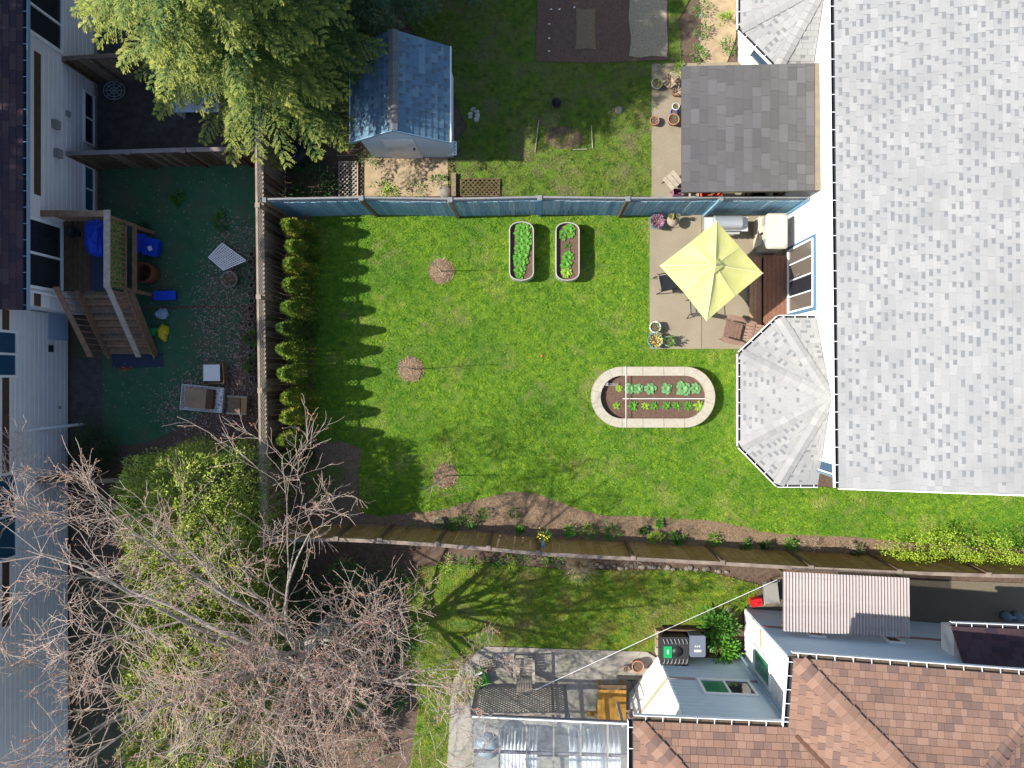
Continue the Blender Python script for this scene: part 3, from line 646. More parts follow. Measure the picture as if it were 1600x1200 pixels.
# brown south fence
q = [(-7.4,-4.5),(-5.6,-4.47),(-4.4,-4.52),(-2.8,-4.62),(-1.4,-4.73),(-.02,-4.86),(2.6,-5.0),(5.06,-5.13),(7.5,-5.27),(9.95,-5.38),(12.4,-5.46),(15,-5.52)]
f = thing('brown_fence', 'long ochre brown board fence running along the southern planting bed', 'fence', (0, -4.9, 0))
board_fence(f, q, 0, 1.82, 1.9, 1, [M['woodf'], M['woodf'], mat('ochre_fence_wood_dark', (.22,.12,.03), (.34,.2,.06), 4)], M['woodd'], mat('grey_brown_cap', (.13,.1,.08), (.3,.24,.19), 3), capw=.1, bw=.2)
# left yard cross fences
f = thing('wooden_fence', 'low dark slatted fence dividing the shaded yards beside the left house', 'fence', (-10.5, 6.6, LZ))
board_fence(f, [(-13.6,6.5),(-11.9,6.55),(-10.3,6.6),(-8.9,6.62),(-7.85,6.64)], LZ, .82, .9, -1, [M['woodd'], M['woodd'], M['wood']], M['woodd'], mat('dull_grey_rail', (.2,.17,.17), (.27,.23,.22), 8), bw=.16)
f = thing('wooden_fence', 'short brown slatted fence under the conifer at the left house', 'fence', (-12.9, 9.35, LZ))
board_fence(f, [(-13.7,9.2),(-12.2,9.3),(-10.6,9.35)], LZ, .95, 1.0, -1, [M['woodd'], M['wood']], M['woodd'], M['wood'], bw=.16)
f = thing('wooden_fence', 'brown topped fence below the bare branches at the left house', 'fence', (-12.9, -3.1, LZ))
board_fence(f, [(-14.5,-3.0),(-12.9,-3.0),(-11.5,-2.95)], LZ, .8, .9, 1, [M['woodd']], M['woodd'], M['wood'], bw=.16)

# ================================================================== BROWN ROOFED HOUSE (lower right)
bh = thing('brown_roofed_house', 'blue grey sided house with terracotta brown shingle roof, lower right', 'house', (6.2, -8, 0))
Z5 = 5.0; SPB = .35
nw = lambda x: -6.97-(x-6.21)*.0766
w2 = [(6.21,-6.97),(14.7,nw(14.7)),(14.7,-15),(6.21,-15)]
MB().prism(w2, 0, Z5-.05).build('wall', M['vinylb'], bh, True)
MB().prism([(3.6,-8.40),(6.3,-8.52),(6.3,-15),(2.73,-15),(2.73,-9.54)], 0, Z5-.06).build('wall', M['vinylw'], bh, True)
n2 = Vector((.0766, 1, 0)).normalized()
siding(bh, (14.7, nw(14.7)), (6.21,-6.97), .1, Z5-.1, n2, M['vinylb'], .2)
siding(bh, (6.21,-6.97), (6.21,-8.5), .1, Z5-.1, (-1,0), M['vinylw'], .2)  # cream on sun-facing walls, blue grey on unlit ones: light put into siding colour
n1 = Vector((.044, 1, 0)).normalized()
siding(bh, (6.2,-8.515), (3.6,-8.40), .1, Z5-.1, n1, M['vinylb'], .2)
nf = Vector((-1.12, .87, 0)).normalized()
siding(bh, (3.6,-8.40), (2.73,-9.54), .1, Z5-.1, nf, M['vinylw'], .2)
siding(bh, (2.73,-9.54), (2.73,-12), .1, Z5-.1, (-1,0), M['vinylw'], .2)
def band(a, b, z, o, m=None, h=.12):
    o = Vector((o[0], o[1], 0)).normalized()*.03
    MB().bar(Vector((a[0], a[1], z))+o, Vector((b[0], b[1], z))+o, .03, h).build('trim_band', m or M['bandl'], bh, True)
mbz = mat('shaded_mauve_trim', (.3,.25,.24), (.36,.31,.29), 6)  # unlit-wall copy of the trim, shade put into its colour
band((14.6,nw(14.6)), (6.25,nw(6.25)), 1.7, n2, mat('red_brown_trim', (.27,.16,.13))); band((6.21,-7.02), (6.21,-7.5), 1.75, (-1,0)); band((6.1,-8.51), (5.9,-8.5), 1.72, n1, mbz); band((4.35,-8.43), (3.62,-8.40), 1.72, n1, mbz); band((3.6,-8.42), (2.75,-9.53), 1.72, nf, mat('tan_trim_lit', (.55,.37,.2)))  # one trim band; sun and shade of each wall put into its colour
window(bh, (5.85,-8.5), (4.39,-8.435), 1.7, 2.68, n1, 2, gm=[M['glassd'], M['glassg']])
window(bh, (6.21,-7.62), (6.21,-8.38), 1.1, 2.6, (-1,0), 1, gm=M['glassg'], fw=.06)
for xa in (7.35, 9.5): window(bh, (xa+.45, nw(xa+.45)), (xa, nw(xa)), 1.72, 2.25, n2, 1, fw=.05)
MB().tube([(6.02,-8.3,.2),(6.05,-8.35,Z5-.3),(5.95,-8.2,Z5-.12)], .04, 8).build('downpipe', M['gutb'], bh, True)
A = Vector((5.95,-6.55,Z5)); B = Vector((5.83,-8.17,Z5)); Cc = Vector((2.21,-8.02,Z5)); E = Vector((11.95,-7.0,Z5))
def up(p, dx, dy, d): return Vector((p.x+dx*d, p.y+dy*d, p.z+SPB*d))
DD = 3.0
hipA = up(A,1,-1,DD+.1); hipE = up(E,-1,-1,DD+.1); val = up(B,1,-1,1.6); hipC = up(Cc,1,-1,1.6)
base = mat('brown_roof_base', (.09,.05,.035))
def facet(pts, nparts, expo=.165, wid=(.15,.18,.22,.27), tn=None):
    nn = (pts[1]-pts[0]).cross(pts[2]-pts[0]); nn = -nn if nn.z < 0 else nn
    r = MB().slab(pts, nn, .06).build('roof_slope', base, bh, True)
    shingles(r, pts, expo, wid, tn or T_brn, None, nparts, joint=.008, hh=.02); return r
hE = Vector((hipE.x, hipE.y, hipE.z))
facet([E, A, hipA, Vector((hipE.x, hipA.y-(hipE.x-hipA.x)*.0, hipA.z))], 130)
far = up(A,1,-1,4.2)
facet([A, B, up(B,1,-1,2.9), up(A,1,-1,2.95)], 60)
facet([B, Cc, up(Cc,1,-1,2.0), up(B,1,-1,2.0)], 50)
facet([Cc, Vector((2.21,-12,Z5)), Vector((4.2,-12,Z5+SPB*2)), up(Cc,1,-1,2.0)], 20)
facet([Vector((11.95,-12,Z5)), E, up(E,-1,-1,2.95), Vector((9.0,-12,Z5+SPB*2.95))], 5)
ridge_caps(bh, A+Vector((.1,-.1,.04)), up(A,1,-1,2.9), T_brn, .2, .42); ridge_caps(bh, Cc+Vector((.1,-.1,.04)), up(Cc,1,-1,1.9), T_brn, .2, .4); ridge_caps(bh, E+Vector((-.1,-.1,.04)), up(E,-1,-1,2.9), T_brn, .2, .42)
MB().bar(B+Vector((.15,-.15,.07)), up(B,1,-1,1.95)+Vector((0,0,.02)), .09, .03).build('valley_flashing', M['band'], bh, True)
gutter(bh, A+Vector((-.02,0,0)), E, (-(A-E).normalized().y, 1), every=.45, wd=.12, inside=M['rubble']); gutter(bh, A, B, (-1,.07), wd=.12, every=.4); gutter(bh, B, Cc, (.04,1), every=.42, wd=.12, inside=M['rubble']); gutter(bh, Cc, (2.21,-12,Z5), (-1,0), every=.5, wd=.12)
# small bay roof
bx = [Vector((10.78,-6.5,3.0)), Vector((14,-6.62,3.0)), Vector((14,-7.5,3.6)), Vector((10.78,-7.33,3.6))]
MB().prism([(10.86,-6.6),(14,-6.72),(14,-7.6),(10.86,-7.4)], 2.35, 2.95).build('bay_wall', M['vinylw'], bh, True)
r = MB().slab([bx[0],bx[1],bx[2],bx[3]], (0,.6,.88), .05).build('bay_roof', base, bh, True)
shingles(r, [bx[1], bx[0], bx[3], bx[2]], .16, (.26,.3,.36), T_drk, None, 40)  # darker than the main roof: eave shade put into the shingle colour
gutter(bh, bx[0], bx[1], (0,1), wd=.1)

# corrugated lean-to
ct = thing('corrugated_canopy', 'milky corrugated lean-to roof between brown fence and blue grey house', 'canopy', (8.3,-6.2,0))
c0 = [P(1222,893,2.3), P(1420,903,2.3), P(1421,996,2.42), P(1222,986,2.42)]
V = []; F = []; nx = 40*6; 
for i in range(nx+1):
    t = i/nx; h = .028*math.cos(2*math.pi*i/6)
    V.append(c0[0].lerp(c0[1], t)+Vector((0,0,h))); V.append(c0[3].lerp(c0[2], t)+Vector((0,0,h)))
for i in range(nx): F.append((2*i, 2*i+2, 2*i+3, 2*i+1))
mb = MB(); mb.add([v-ct.location for v in V], F, 0, True); mb.build('corrugated_sheet', M['corr'], ct)
for t in (.1,.5,.9):
    MB().bar(c0[0].lerp(c0[3], t)+Vector((0,0,-.07)), c0[1].lerp(c0[2], t)+Vector((0,0,-.07)), .05, .08).build('purlin', M['woodd'], ct, True)
for p in (c0[0]+Vector((.1,-.1,0)), c0[1]+Vector((-.1,-.1,0))): MB().box(p.x-.045, p.x+.045, p.y-.045, p.y+.045, 0, 2.15).build('post', M['woodd'], ct, True)

# ================================================================== LEFT HOUSES
lh = thing('left_house', 'pale sided house with dark maroon shingle roof at the left edge', 'house', (-14.2, 6, LZ))
LX = -13.755
MB().box(-19.5, LX, 1.95, 15, LZ, 3.3).build('wall', M['vinyl'], lh, True)
siding(lh, (LX,1.95), (LX,15), LZ+.15, 3.35, (1,0), M['vinyl'], .19)
MB().box(LX-.01, LX+.05, 1.95, 15, LZ, LZ+.14).build('foundation', M['concg'], lh, True)
MB().box(LX, LX+.035, 5.0, 8.9, 1.95, 2.2).build('trim_band', M['band'], lh, True); MB().box(LX, LX+.035, 1.96, 2.3, 1.95, 2.2).build('trim_band', M['band'], lh, True)
window(lh, (LX,P(0,228,-.3).y), (LX,P(0,147,-.3).y), LZ+.16, .08, (1,0), 2, fw=.05)
window(lh, (LX,P(0,333,-.3).y), (LX,P(0,262,-.3).y), LZ+.16, .08, (1,0), 2, gm=M['glassb'], fw=.05)
window(lh, (LX,2.42), (LX,4.36), 1.05, 3.2, (1,0), 2, fw=.08, name='patio_door')
window(lh, (LX,9.3), (LX,10.9), 1.05, 3.2, (1,0), 2, fw=.08, name='patio_door')
for px, py, z in ((75,195,1.4),(80,240,1.3)):
    y_ = P(0,py,z).y; MB().box(LX+.015, LX+.16, y_-.12, y_+.12, z-.1, z+.12).build('vent_hood', M['greypot'], lh, True)
MB().box(LX+.015, LX+.09, 7.6, 7.75, .75, .9).build('vent_hood', M['greypot'], lh, True)
EX = P(36,0,3.5).x; re = [Vector((EX,1.72,3.5)), Vector((EX,15,3.5)), Vector((EX-4.6,15,5.2)), Vector((EX-4.6,1.72,5.2))]
r = MB().slab([re[0],re[1],re[2],re[3]], (.35,0,1), .08).build('roof', mat('maroon_roof_base', (.04,.02,.02)), lh, True)
MB().slab([re[3],re[2],re[2]+Vector((-4,0,-1.5)),re[3]+Vector((-4,0,-1.5))], (-.35,0,1), .08).build('roof', T_drk[0], lh, True)
shingles(r, [Vector((EX,9.7,3.5)), re[0], re[0]+Vector((-1.2,0,.443)), Vector((EX-1.2,9.7,3.943))], .15, (.3,.36,.42), T_drk, None, 150)
gutter(lh, re[0], re[1], (1,0), lip=M['gutb'], wd=.1)
MB().tube([(LX+.3,2.0,3.3),(LX+.05,2.35,2.9),(LX+.12,2.3,1.2)], .04, 8).build('downpipe', M['white'], lh, True)
l2 = thing('left_house_wing', 'set back sided wing with brown trim and low hatch door, left edge', 'house', (-14.8, -3, LZ))
WX = P(108,0,LZ).x
MB().box(-19, WX, -12, 1.9, LZ, 4.4).build('wall', M['vinyl'], l2, True)
siding(l2, (WX,-12), (WX,1.92), LZ+.1, 4.4, (1,0), M['vinyl'], .19)
MB().box(WX-.01, WX+.03, -12, 1.9, LZ, LZ+.1).build('foundation', M['band'], l2, True)
for a, b in ((1.3,1.85),(-2.6,.0),(-6.8,-5.0)): MB().box(WX, WX+.035, a, b, 2.0, 2.25).build('trim_band', M['band'], l2, True)
for a, b in ((.0,1.3),(-5.0,-2.6)): window(l2, (WX,a), (WX,b), 1.7, 2.9, (1,0), 2, gm=M['glassb'], fw=.07)
MB().box(WX+.012, WX+.05, P(0,531,.2).y, P(0,477,.2).y, LZ+.12, .42).build('hatch_door', M['bluecl'], l2, True)
MB().obox((WX+.07, P(0,545,.2).y, .35), (.1,.2,.1)).build('wall_light', M['black'], l2, True)
MB().tube([P(-20,682,2.4), P(60,670,.9), P(128,663,LZ+.2), P(130,663,LZ+.05)], .045, 8).build('downpipe', M['white'], l2, True)
MB().obox((WX+.03, P(0,636,-.4).y, -.1), (.04,.08,.1)).build('vent', M['greypot'], l2, True)

# ---- raised deck with stairs
dk = thing('raised_deck', 'raised wooden deck with railing and stairs at the left house', 'deck', (-12.8, 3.3, LZ))
DX0, DX1, DY0, DY1, DZ = LX+.03, -11.9, 2.5, 4.52, 1.0
nb = 13
for i in range(nb):
    a = DX0+(DX1-DX0)*i/nb; MB().box(a+.005, a+(DX1-DX0)/nb-.005, DY0, DY1, DZ-.035, DZ).build('board', M['woodd'], dk, True)
for p in ((DX1-.05,DY0+.05),(DX1-.05,DY1-.05),(DX0+.2,DY1-.05)): MB().box(p[0]-.05,p[0]+.05,p[1]-.05,p[1]+.05,LZ,DZ-.04).build('post', M['stairw'], dk, True)
TR = 1.95
def rail(a, b, wd=.16, m=None): MB().bar(a, b, wd, .045).build('handrail', m or M['stairw'], dk, True)
rail((DX1,DY0-.02,TR), (DX1,DY1+.1,TR), .17, M['woodl']); rail((DX0,DY1,TR), (DX1-.09,DY1,TR), .17)
MB().bar((DX1+.02,DY0,.62),(DX1+.02,DY1,.62), .04, .2).build('skirt_board', M['stairw'], dk, True)
MB().bar((DX1,DY0,DZ+.06),(DX1,DY1,DZ+.06), .05, .06).build('bottom_rail', M['stairw'], dk, True)
for i in range(14):
    y = DY0+(DY1-DY0)*(i+.5)/14; MB().bar((DX1,y,DZ+.09),(DX1,y,TR-.02), .035, .035).build('baluster', M['stairw'], dk, True)
MB().box(DX1-.06, DX1-.045, DY0+.02, DY1-.02, DZ+.04, TR-.06).build('green_mesh', mat('green_privacy_mesh', (.05,.1,.02), (.3,.36,.08), 22, spread=.08), dk, True)
for i in range(12):
    x = DX0+.1+(DX1-DX0-.1)*(i+.5)/12; MB().bar((x,DY1,DZ+.02),(x,DY1,TR-.02), .035, .035).build('baluster', M['stairw'], dk, True)
MB().bar((DX1-.12,DY0,DZ-.12),(DX1-.12,DY1,DZ-.12), .05, .16).build('joist', M['woodd'], dk, True)
SX0, SX1, SY1 = -13.25, -11.9, .72; ns = 9
for i in range(ns):
    t = (i+.5)/ns; z = DZ-(DZ-LZ)*(i+1)/(ns+1); y = DY0-(DY0-SY1)*i/ns; dy = (DY0-SY1)/ns
    for k in range(2): MB().box(SX0, SX1, y-dy*(k+1)/2+.006, y-dy*k/2, z-.035, z).build('tread', M['stairw' if (i+k)%3 else 'wood'], dk, True)
for x in (SX0-.03, SX1+.03): MB().bar((x,DY0,DZ-.15),(x,SY1-.05,LZ+.05), .045, .26).build('stringer', M['stairw'], dk, True)
for x in (SX0-.06, SX1+.02):
    rail((x,DY0,TR),(x,SY1-.1,TR-(DZ-LZ)+.05), .15, M['stairw'] if x < -13 else M['woodl'])
    MB().bar((x,DY0,DZ+.1),(x,SY1-.0,LZ+.25), .05, .07).build('bottom_rail', M['stairw'], dk, True)
    for i in range(10):
        t = (i+.5)/10; y = DY0-(DY0-SY1)*t; z = DZ-(DZ-LZ)*t
        MB().bar((x,y,z+.1),(x,y,z+.92), .03, .03).build('baluster', M['stairw'], dk, True)
# deck green mesh + things
mb = MB(); o_ = [] 
top('door_mat', MB().box(-12.95,-11.98,2.52,4.2,DZ+.003,DZ+.012), M['tarpd'], 'dark blue mat lying on the raised deck by the railing', 'mat')
def blob(c, rx, ry, rz, seed, n=14, m_=7, jit=.14, sq=1.0):
    rr = random.Random(seed); mb = MB(); prof = []; vs = []; fs = []
    for i in range(m_+1):
        ph = math.pi*.5*i/m_
        for k in range(n):
            th = 2*math.pi*k/n; j = 1+rr.uniform(-jit, jit); cr_ = math.copysign(abs(math.cos(th))**sq, math.cos(th)); sr_ = math.copysign(abs(math.sin(th))**sq, math.sin(th))
            vs.append((c[0]+rx*cr_*math.cos(ph)**.6*j, c[1]+ry*sr_*math.cos(ph)**.6*j, c[2]+rz*math.sin(ph)*(1+rr.uniform(-jit, jit)*.5)))
    for i in range(m_):
        for k in range(n): k2 = (k+1)%n; fs.append((i*n+k, i*n+k2, (i+1)*n+k2, (i+1)*n+k))
    return mb.add(vs, fs, 0, False)
c = P(150,368,DZ+.2); top('blue_tarp', blob((c.x-.06,c.y-.03,DZ+.013), .27,.52,.35, 3, sq=.6), M['bluep'], 'bright blue tarpaulin bundle standing on the raised deck', 'tarp')
c = P(113,363,DZ+.25); top('plant_pot', MB().lathe((c.x,c.y,DZ+.001), [(.1,0),(.17,.28),(.15,.28),(.13,.2),(.001,.2)], 16), M['black'], 'black round pot on deck boards by the sliding door', 'pot')
def bin_(px, py, w_, d_, h_, rz, m, label, lid=None):
    c = P(px, py, LZ+h_); t = thing('storage_bin', label, 'bin', (c.x, c.y, LZ+.014), rz)
    mb = MB(); a, b = w_/2, d_/2
    mb.add([(-a*.85,-b*.85,0),(a*.85,-b*.85,0),(a*.85,b*.85,0),(-a*.85,b*.85,0),(-a,-b,h_),(a,-b,h_),(a,b,h_),(-a,b,h_)], [(3,2,1,0),(0,1,5,4),(1,2,6,5),(2,3,7,6),(3,0,4,7)])
    mb.build('body', m, t)
    MB().box(-a-.02,a+.02,-b-.02,b+.02,h_,h_+.03).build('lid', lid or m, t); MB().box(-a*.3,a*.3,b+.02,b+.04,h_-.02,h_+.02).build('handle', M['black'], t); return t
bin_(236,386,.42,.5,.3,-.2,M['bluep'],'royal blue storage bin with pale sticker beside the deck')
MB_ = MB().obox((0,0,0),(.12,.1,.004)); c = P(234,388,LZ+.36); top('paper_label', MB().obox((c.x,c.y,LZ+.352),(.12,.14,.004),(0,0,.4)), M['white'], 'pale torn sticker on the lid of blue bin', 'sticker')
bin_(220,380,.3,.5,.25,.05,M['bluep'],'narrow blue bin half hidden against the deck skirt')
bin_(258,462,.64,.24,.22,.03,M['bluep'],'long low blue bin lying at the foot of stairs')
c = P(222,425,0); top('rain_barrel', MB().lathe((c.x,c.y,LZ+.014), [(.26,0),(.32,.3),(.3,.6),(.27,.6),(.27,.1),(.001,.1)], 20), [mat('brown_barrel', (.17,.06,.03))], 'open brown barrel with black inside next to the deck', 'barrel')
c = P(257,520,LZ); top('garbage_bag', blob((c.x,c.y,LZ+.014),.15,.25,.2,5,jit=.22), M['yell'], 'crumpled yellow bag beside the stairs on green carpet', 'bag')
c = P(247,517,LZ); top('garbage_bag', blob((c.x-.12,c.y-.02,LZ+.014),.14,.12,.16,6,jit=.25), M['greenp'], 'small green bag leaning on the yellow one', 'bag')
c = P(255,492,LZ); top('garbage_bag', blob((c.x,c.y+.02,LZ+.014),.2,.16,.22,8,jit=.25), M['bluecl'], 'pale blue crumpled plastic above the yellow bag', 'bag')
top('door_mat', MB().prism([(p.x,p.y) for p in PP([(175,553),(255,551),(256,573),(176,576)],LZ)], LZ+.015, LZ+.028), M['tarpd'], 'long dark slate mat at the bottom of the deck stairs', 'mat')
c = P(197,576,LZ)
foliage('fallen_branch', np.array([[c.x,c.y,LZ+.03]])+RG.normal(size=(30,3))*np.array([.1,.04,.01]), RG.normal(size=(30,3))*np.array([1,1,.1]), .08, .03, M['redleaf'])
tag(bpy.data.objects['fallen_branch'], 'little heap of reddish leaves beside the slate mat', 'leaves')

# ---- white lattice panel, planter, boxes, chair
lt = thing('lattice_panel', 'white square lattice panel lying tilted on the green carpet', 'lattice', P(355,402,LZ+.3), 0)
q4 = [P(347,380,LZ+.2), P(384,407,LZ+.45), P(349,422,LZ+.3), P(326,402,LZ+.15)]
mb = MB(); fb = MB()
for i in range(4): fb.bar(q4[i], q4[(i+1)%4], .035, .02)
for i in range(1, 11):
    t = i/11; mb.bar(q4[0].lerp(q4[1], t), q4[3].lerp(q4[2], t), .028, .008); mb.bar(q4[0].lerp(q4[3], t)+Vector((0,0,.008)), q4[1].lerp(q4[2], t)+Vector((0,0,.008)), .028, .008)
fb.build('frame', M['white'], lt, True); mb.build('slat_grid', M['white'], lt, True)
def pot(px, py, r, h, m, label, z0=.03, plant=None, n=60, L=.09, soil=True, name='plant_pot', rim=None, shape=1.0, spread=.8, ph=.0, group=None):
    c = P(px, py, z0+h); t = thing(name, label, 'plant pot', (c.x, c.y, z0), 0, group)
    MB().lathe((0,0,0), [(.001,0),(r*.72,0),(r*.92,h*.8),(r,h*.82),(r*1.02,h),(r*.88,h),(r*.84,h*.85)], 20).build('pot', m, t)
    if soil: MB().disc((0,0,h*.86), r*.85, 16).build('soil', M['soil'], t)
    if plant is not None:
        a = RG.uniform(0, 2*np.pi, n); rr = np.sqrt(RG.uniform(0, 1, n))*r*spread
        pos = np.stack([np.cos(a)*rr, np.sin(a)*rr, h*.88+RG.uniform(0, .06+ph, n)], 1); d = np.stack([np.cos(a), np.sin(a), RG.uniform(.2, 1.4, n)], 1)
        foliage('foliage', pos, d, L*RG.uniform(.6,1.3,n), L*.35, plant, t)
    return t
pot(358,436,.25,.34,M['greypot'],'tapered grey brown planter with dead stems by lattice panel',LZ+.014,M['dead'],70,.12)
# concrete edging blocks with round holes
mb = None; cache = None
for i in range(17):
    py = 397+i*12.2; c = P(393-(1 if i%2 else -1), py, LZ+.1)
    if cache is None:
        m_ = MB(); m_.lathe((0,0,0), [(.075,0),(.1,0),(.1,.12),(.075,.12),(.075,0)], 12, smooth=False); cache = m_.mesh('edging_ring', mat('brown_block', (.13,.1,.09), (.2,.16,.14), 9))
    o = link('edging_ring', cache); o.location = (c.x, c.y, LZ); tag(o, 'hollow brown clay edging ring standing in the row beside the lattice fence', 'edging', 'hollow edging rings along the fence')
b1 = thing('carton', 'open cardboard carton with white foam lid near the lattice fence', 'box', P(333,584,LZ+.3), .05)
def cbox(t, w_, d_, h_, m): 
    mb = MB(); a, b = w_/2, d_/2
    for q in ((-a,-a+.012,-b,b),(a-.012,a,-b,b),(-a+.012,a-.012,-b,-b+.012),(-a+.012,a-.012,b-.012,b)): mb.box(*q, 0, h_)
    mb.box(-a+.012,a-.012,-b+.012,b-.012,0,.01); mb.build('carton_body', m, t)
b1.location.z = LZ+.014; cbox(b1, .64, .62, .3, M['card'])
MB().obox((-.03,.03,.31),(.5,.5,.03),(0,0,-.04)).build('foam_lid', M['white'], b1)
b2 = thing('carton', 'large white carton lid holding a flattened brown box', 'box', P(312,623,LZ+.3), -.09); b2.location.z = LZ+.014
cbox(b2, 1.3, .78, .16, M['white']); MB().box(-.5,.15,-.3,.3,.02,.19).build('flattened_box', M['card'], b2); MB().box(.15,.36,-.3,.3,.02,.2).build('flattened_box', mat('dark_card', (.12,.06,.04)), b2)
ch = thing('patio_chair', 'pale framed wooden chair lying among leaves beside the lattice fence', 'chair', P(372,633,LZ+.2), -.05); ch.location.z = LZ+.014
for yy in (-.26,.26): MB().box(-.32,.3,yy-.03,yy+.03,.24,.28).build('arm', M['woodl'], ch)
MB().box(-.3,.08,-.22,.22,.2,.23).build('seat', M['wood'], ch); MB().box(.12,.3,-.23,.23,.22,.27).build('backrest', mat('tan_board', (.4,.25,.12)), ch)
for xx in (-.28,.26):
    for yy in (-.24,.24): MB().box(xx-.02,xx+.02,yy-.02,yy+.02,0,.24).build('leg', M['woodl'], ch)
# things by the upper left patio
t = thing('patio_table', 'pale blue panelled table half hidden beneath the conifer', 'table', P(305,160,.1)); t.location.z = LZ+.01
for i in range(4): MB().box(-.75+i*.37,-.39+i*.37,-.3,.3,.68,.71).build('panel', M['bluecl'], t)
for xx in (-.65,.65): MB().box(xx-.03,xx+.03,-.25,.25,0,.68).build('leg', M['white'], t)
c = P(172,137,LZ+.3); t = thing('wire_reel', 'round grey wire reel on the shaded patio by wall', 'reel', (c.x,c.y,LZ+.006))
mb = MB(); 
for r_ in (.28,.2,.1): mb.tube([(r_*math.cos(k*math.pi/8)*1.2, r_*math.sin(k*math.pi/8), .08) for k in range(17)], .015, 5)
for k in range(8): mb.bar((0,0,.1),(.33*math.cos(k*math.pi/4),.27*math.sin(k*math.pi/4),.07),.02,.02)
mb.build('spokes', mat('pale_grey_wire', (.3,.32,.36)), t)

# ================================================================== PATIO AND LAWN OBJECTS
# deck boards
dt = thing('low_deck', 'low red brown board deck in front of the patio door', 'deck', (6.9, 2.4, .03))
dx0, dx1 = P(1193,0,.3).x, wx(3)-.02; nb = int(round((dx1-dx0)/.118)); yt, yb_ = P(0,399,.3).y, P(0,518,.3).y
for i in range(nb):
    a = dx0+(dx1-dx0)*i/nb; MB().box(a+.004, a+(dx1-dx0)/nb-.004, yb_, yt, .27, .3).build('board', M['deckw'], dt, True)
MB().box(dx0+.03,dx1,yb_+.05,yt-.05,.031,.262).build('frame', M['woodd'], dt, True)
sx0 = P(1171,0,.15).x
for i in range(3):
    a = sx0+(dx0-sx0-.01)*i/3; MB().box(a+.004, a+(dx0-sx0-.01)/3-.004, P(0,510,.15).y, yt-.02, .13, .16).build('step_board', M['deckl'], dt, True)
MB().box(sx0+.03,dx0-.015,P(0,505,.15).y,yt-.05,.031,.125).build('frame', M['woodd'], dt, True)
# tanks
def tank(xa, xb, ya, yb, label):
    h = .46; a = P(xa, ya, h); b = P(xb, yb, h); cx, cy = (a.x+b.x)/2, (a.y+b.y)/2; hw, hl = (b.x-a.x)/2, (a.y-b.y)/2
    t = thing('raised_planter', label, 'planter', (cx, cy, 0), 0, 'stock tank planters on the lawn')
    def ring(k, off): 
        r_ = hw*k; L_ = hl-hw*.62; pts = []
        for i in range(9): th = math.pi*i/8; pts.append((r_*math.cos(th)*off, L_+r_*.62*math.sin(th)*off*1.0))
        for i in range(9): th = math.pi+math.pi*i/8; pts.append((r_*math.cos(th)*off, -L_+r_*.62*math.sin(th)*off))
        return pts
    R1, R2 = ring(1,1), ring(.9,1); n = len(R1); mb = MB()
    vs = [(*p,0) for p in R1]+[(*p,h) for p in R1]+[(*p,h) for p in R2]+[(*p,h-.12) for p in R2]; fs = []
    for i in range(n):
        j = (i+1)%n
        for k in range(3): fs.append((k*n+i, k*n+j, (k+1)*n+j, (k+1)*n+i))
    mb.add(vs, fs); mb.build('tank_wall', M['galv'], t)
    mb = MB(); vs = []; m2 = [( (p[0]+q_[0])/2, (p[1]+q_[1])/2, h+.008) for p, q_ in zip(R1, R2)]
    mb.tube(m2+[m2[0]], .018, 6, caps=False); mb.build('rim', mat('pale_rim', (.4,.36,.33)), t)
    MB().prism(R2, h-.16, h-.1).build('soil', M['darksoil'], t); return t
t1 = tank(795.5,834.5,346,438.5,'left galvanised oval planter packed with leafy greens'); t2 = tank(868,906,347,438.5,'right galvanised oval planter with four separate green plants')
def rosette(px, py, z, r, m, label, n=16, name='leafy_plant', layers=2, cat='plant', group=None, wide=.5):
    c = P(px, py, z); vs = []; fs = []
    for l in range(layers):
        for k in range(n//layers):
            a = 2*math.pi*(k+.5*l)/(n//layers)+random.uniform(-.25,.25); L = r*(1-.35*l)*random.uniform(.8,1.1); w_ = L*wide*random.uniform(.8,1.2); up_ = .25+.5*l
            ca, sa = math.cos(a), math.sin(a); o = len(vs)
            for (t, ww, zz) in ((.05,.08,.01),(.45,1,.55),(.8,.85,.62),(1,.15,.42)):
                for s_ in (-1, 0, 1):
                    vs.append((ca*L*t-sa*s_*w_*.5*ww, sa*L*t+ca*s_*w_*.5*ww, L*zz*up_+(0 if s_ else -.012)+.01*l+random.uniform(0,.008)))
            for i in range(3):
                for j in range(2): fs.append((o+i*3+j, o+i*3+j+1, o+(i+1)*3+j+1, o+(i+1)*3+j))
    mb = MB(); mb.add(vs, fs, 0, True); o = link(name, mb.mesh(name, m)); o.location = (c.x, c.y, z); return tag(o, label, cat, group)
gl = 'leafy greens growing in the left oval planter'
rown = ('topmost','second','third','fourth','fifth','sixth','seventh','lowest')
for i, py in enumerate((356,366,376,388,400,411,422,430)):
    x_ = 818 if i < 4 else 813
    for k in range(2 if i < 6 else 1): rosette(x_+(k-.5)*9*(i<6)+random.uniform(-2,2), py, .37, .19 if i < 7 else .15, M['lettuce'], f'{rown[i]} leafy green from the fence in the left oval planter'+(', '+('left','right')[k]+' of its pair' if i < 6 else ''), 20, group=gl)
rosette(889,361,.37,.22,M['lettuce'],'big rounded green plant at the top of right oval planter',28); rosette(880,367,.37,.17,M['green'],'green plant touching the big one in right oval planter',20)
rosette(887,384,.37,.13,M['yleaf'] if False else M['green'],'sparse small seedling in the middle of right oval planter',10, wide=.25)
rosette(887,402,.37,.2,M['lettuce'],'upper of the lower three greens in right oval planter',24); rosette(884,413,.37,.2,M['lettuce'],'bushy green second from the bottom in right oval planter',24); rosette(885,427,.37,.18,M['lime'],'yellow green plant lowest in right oval planter',22)
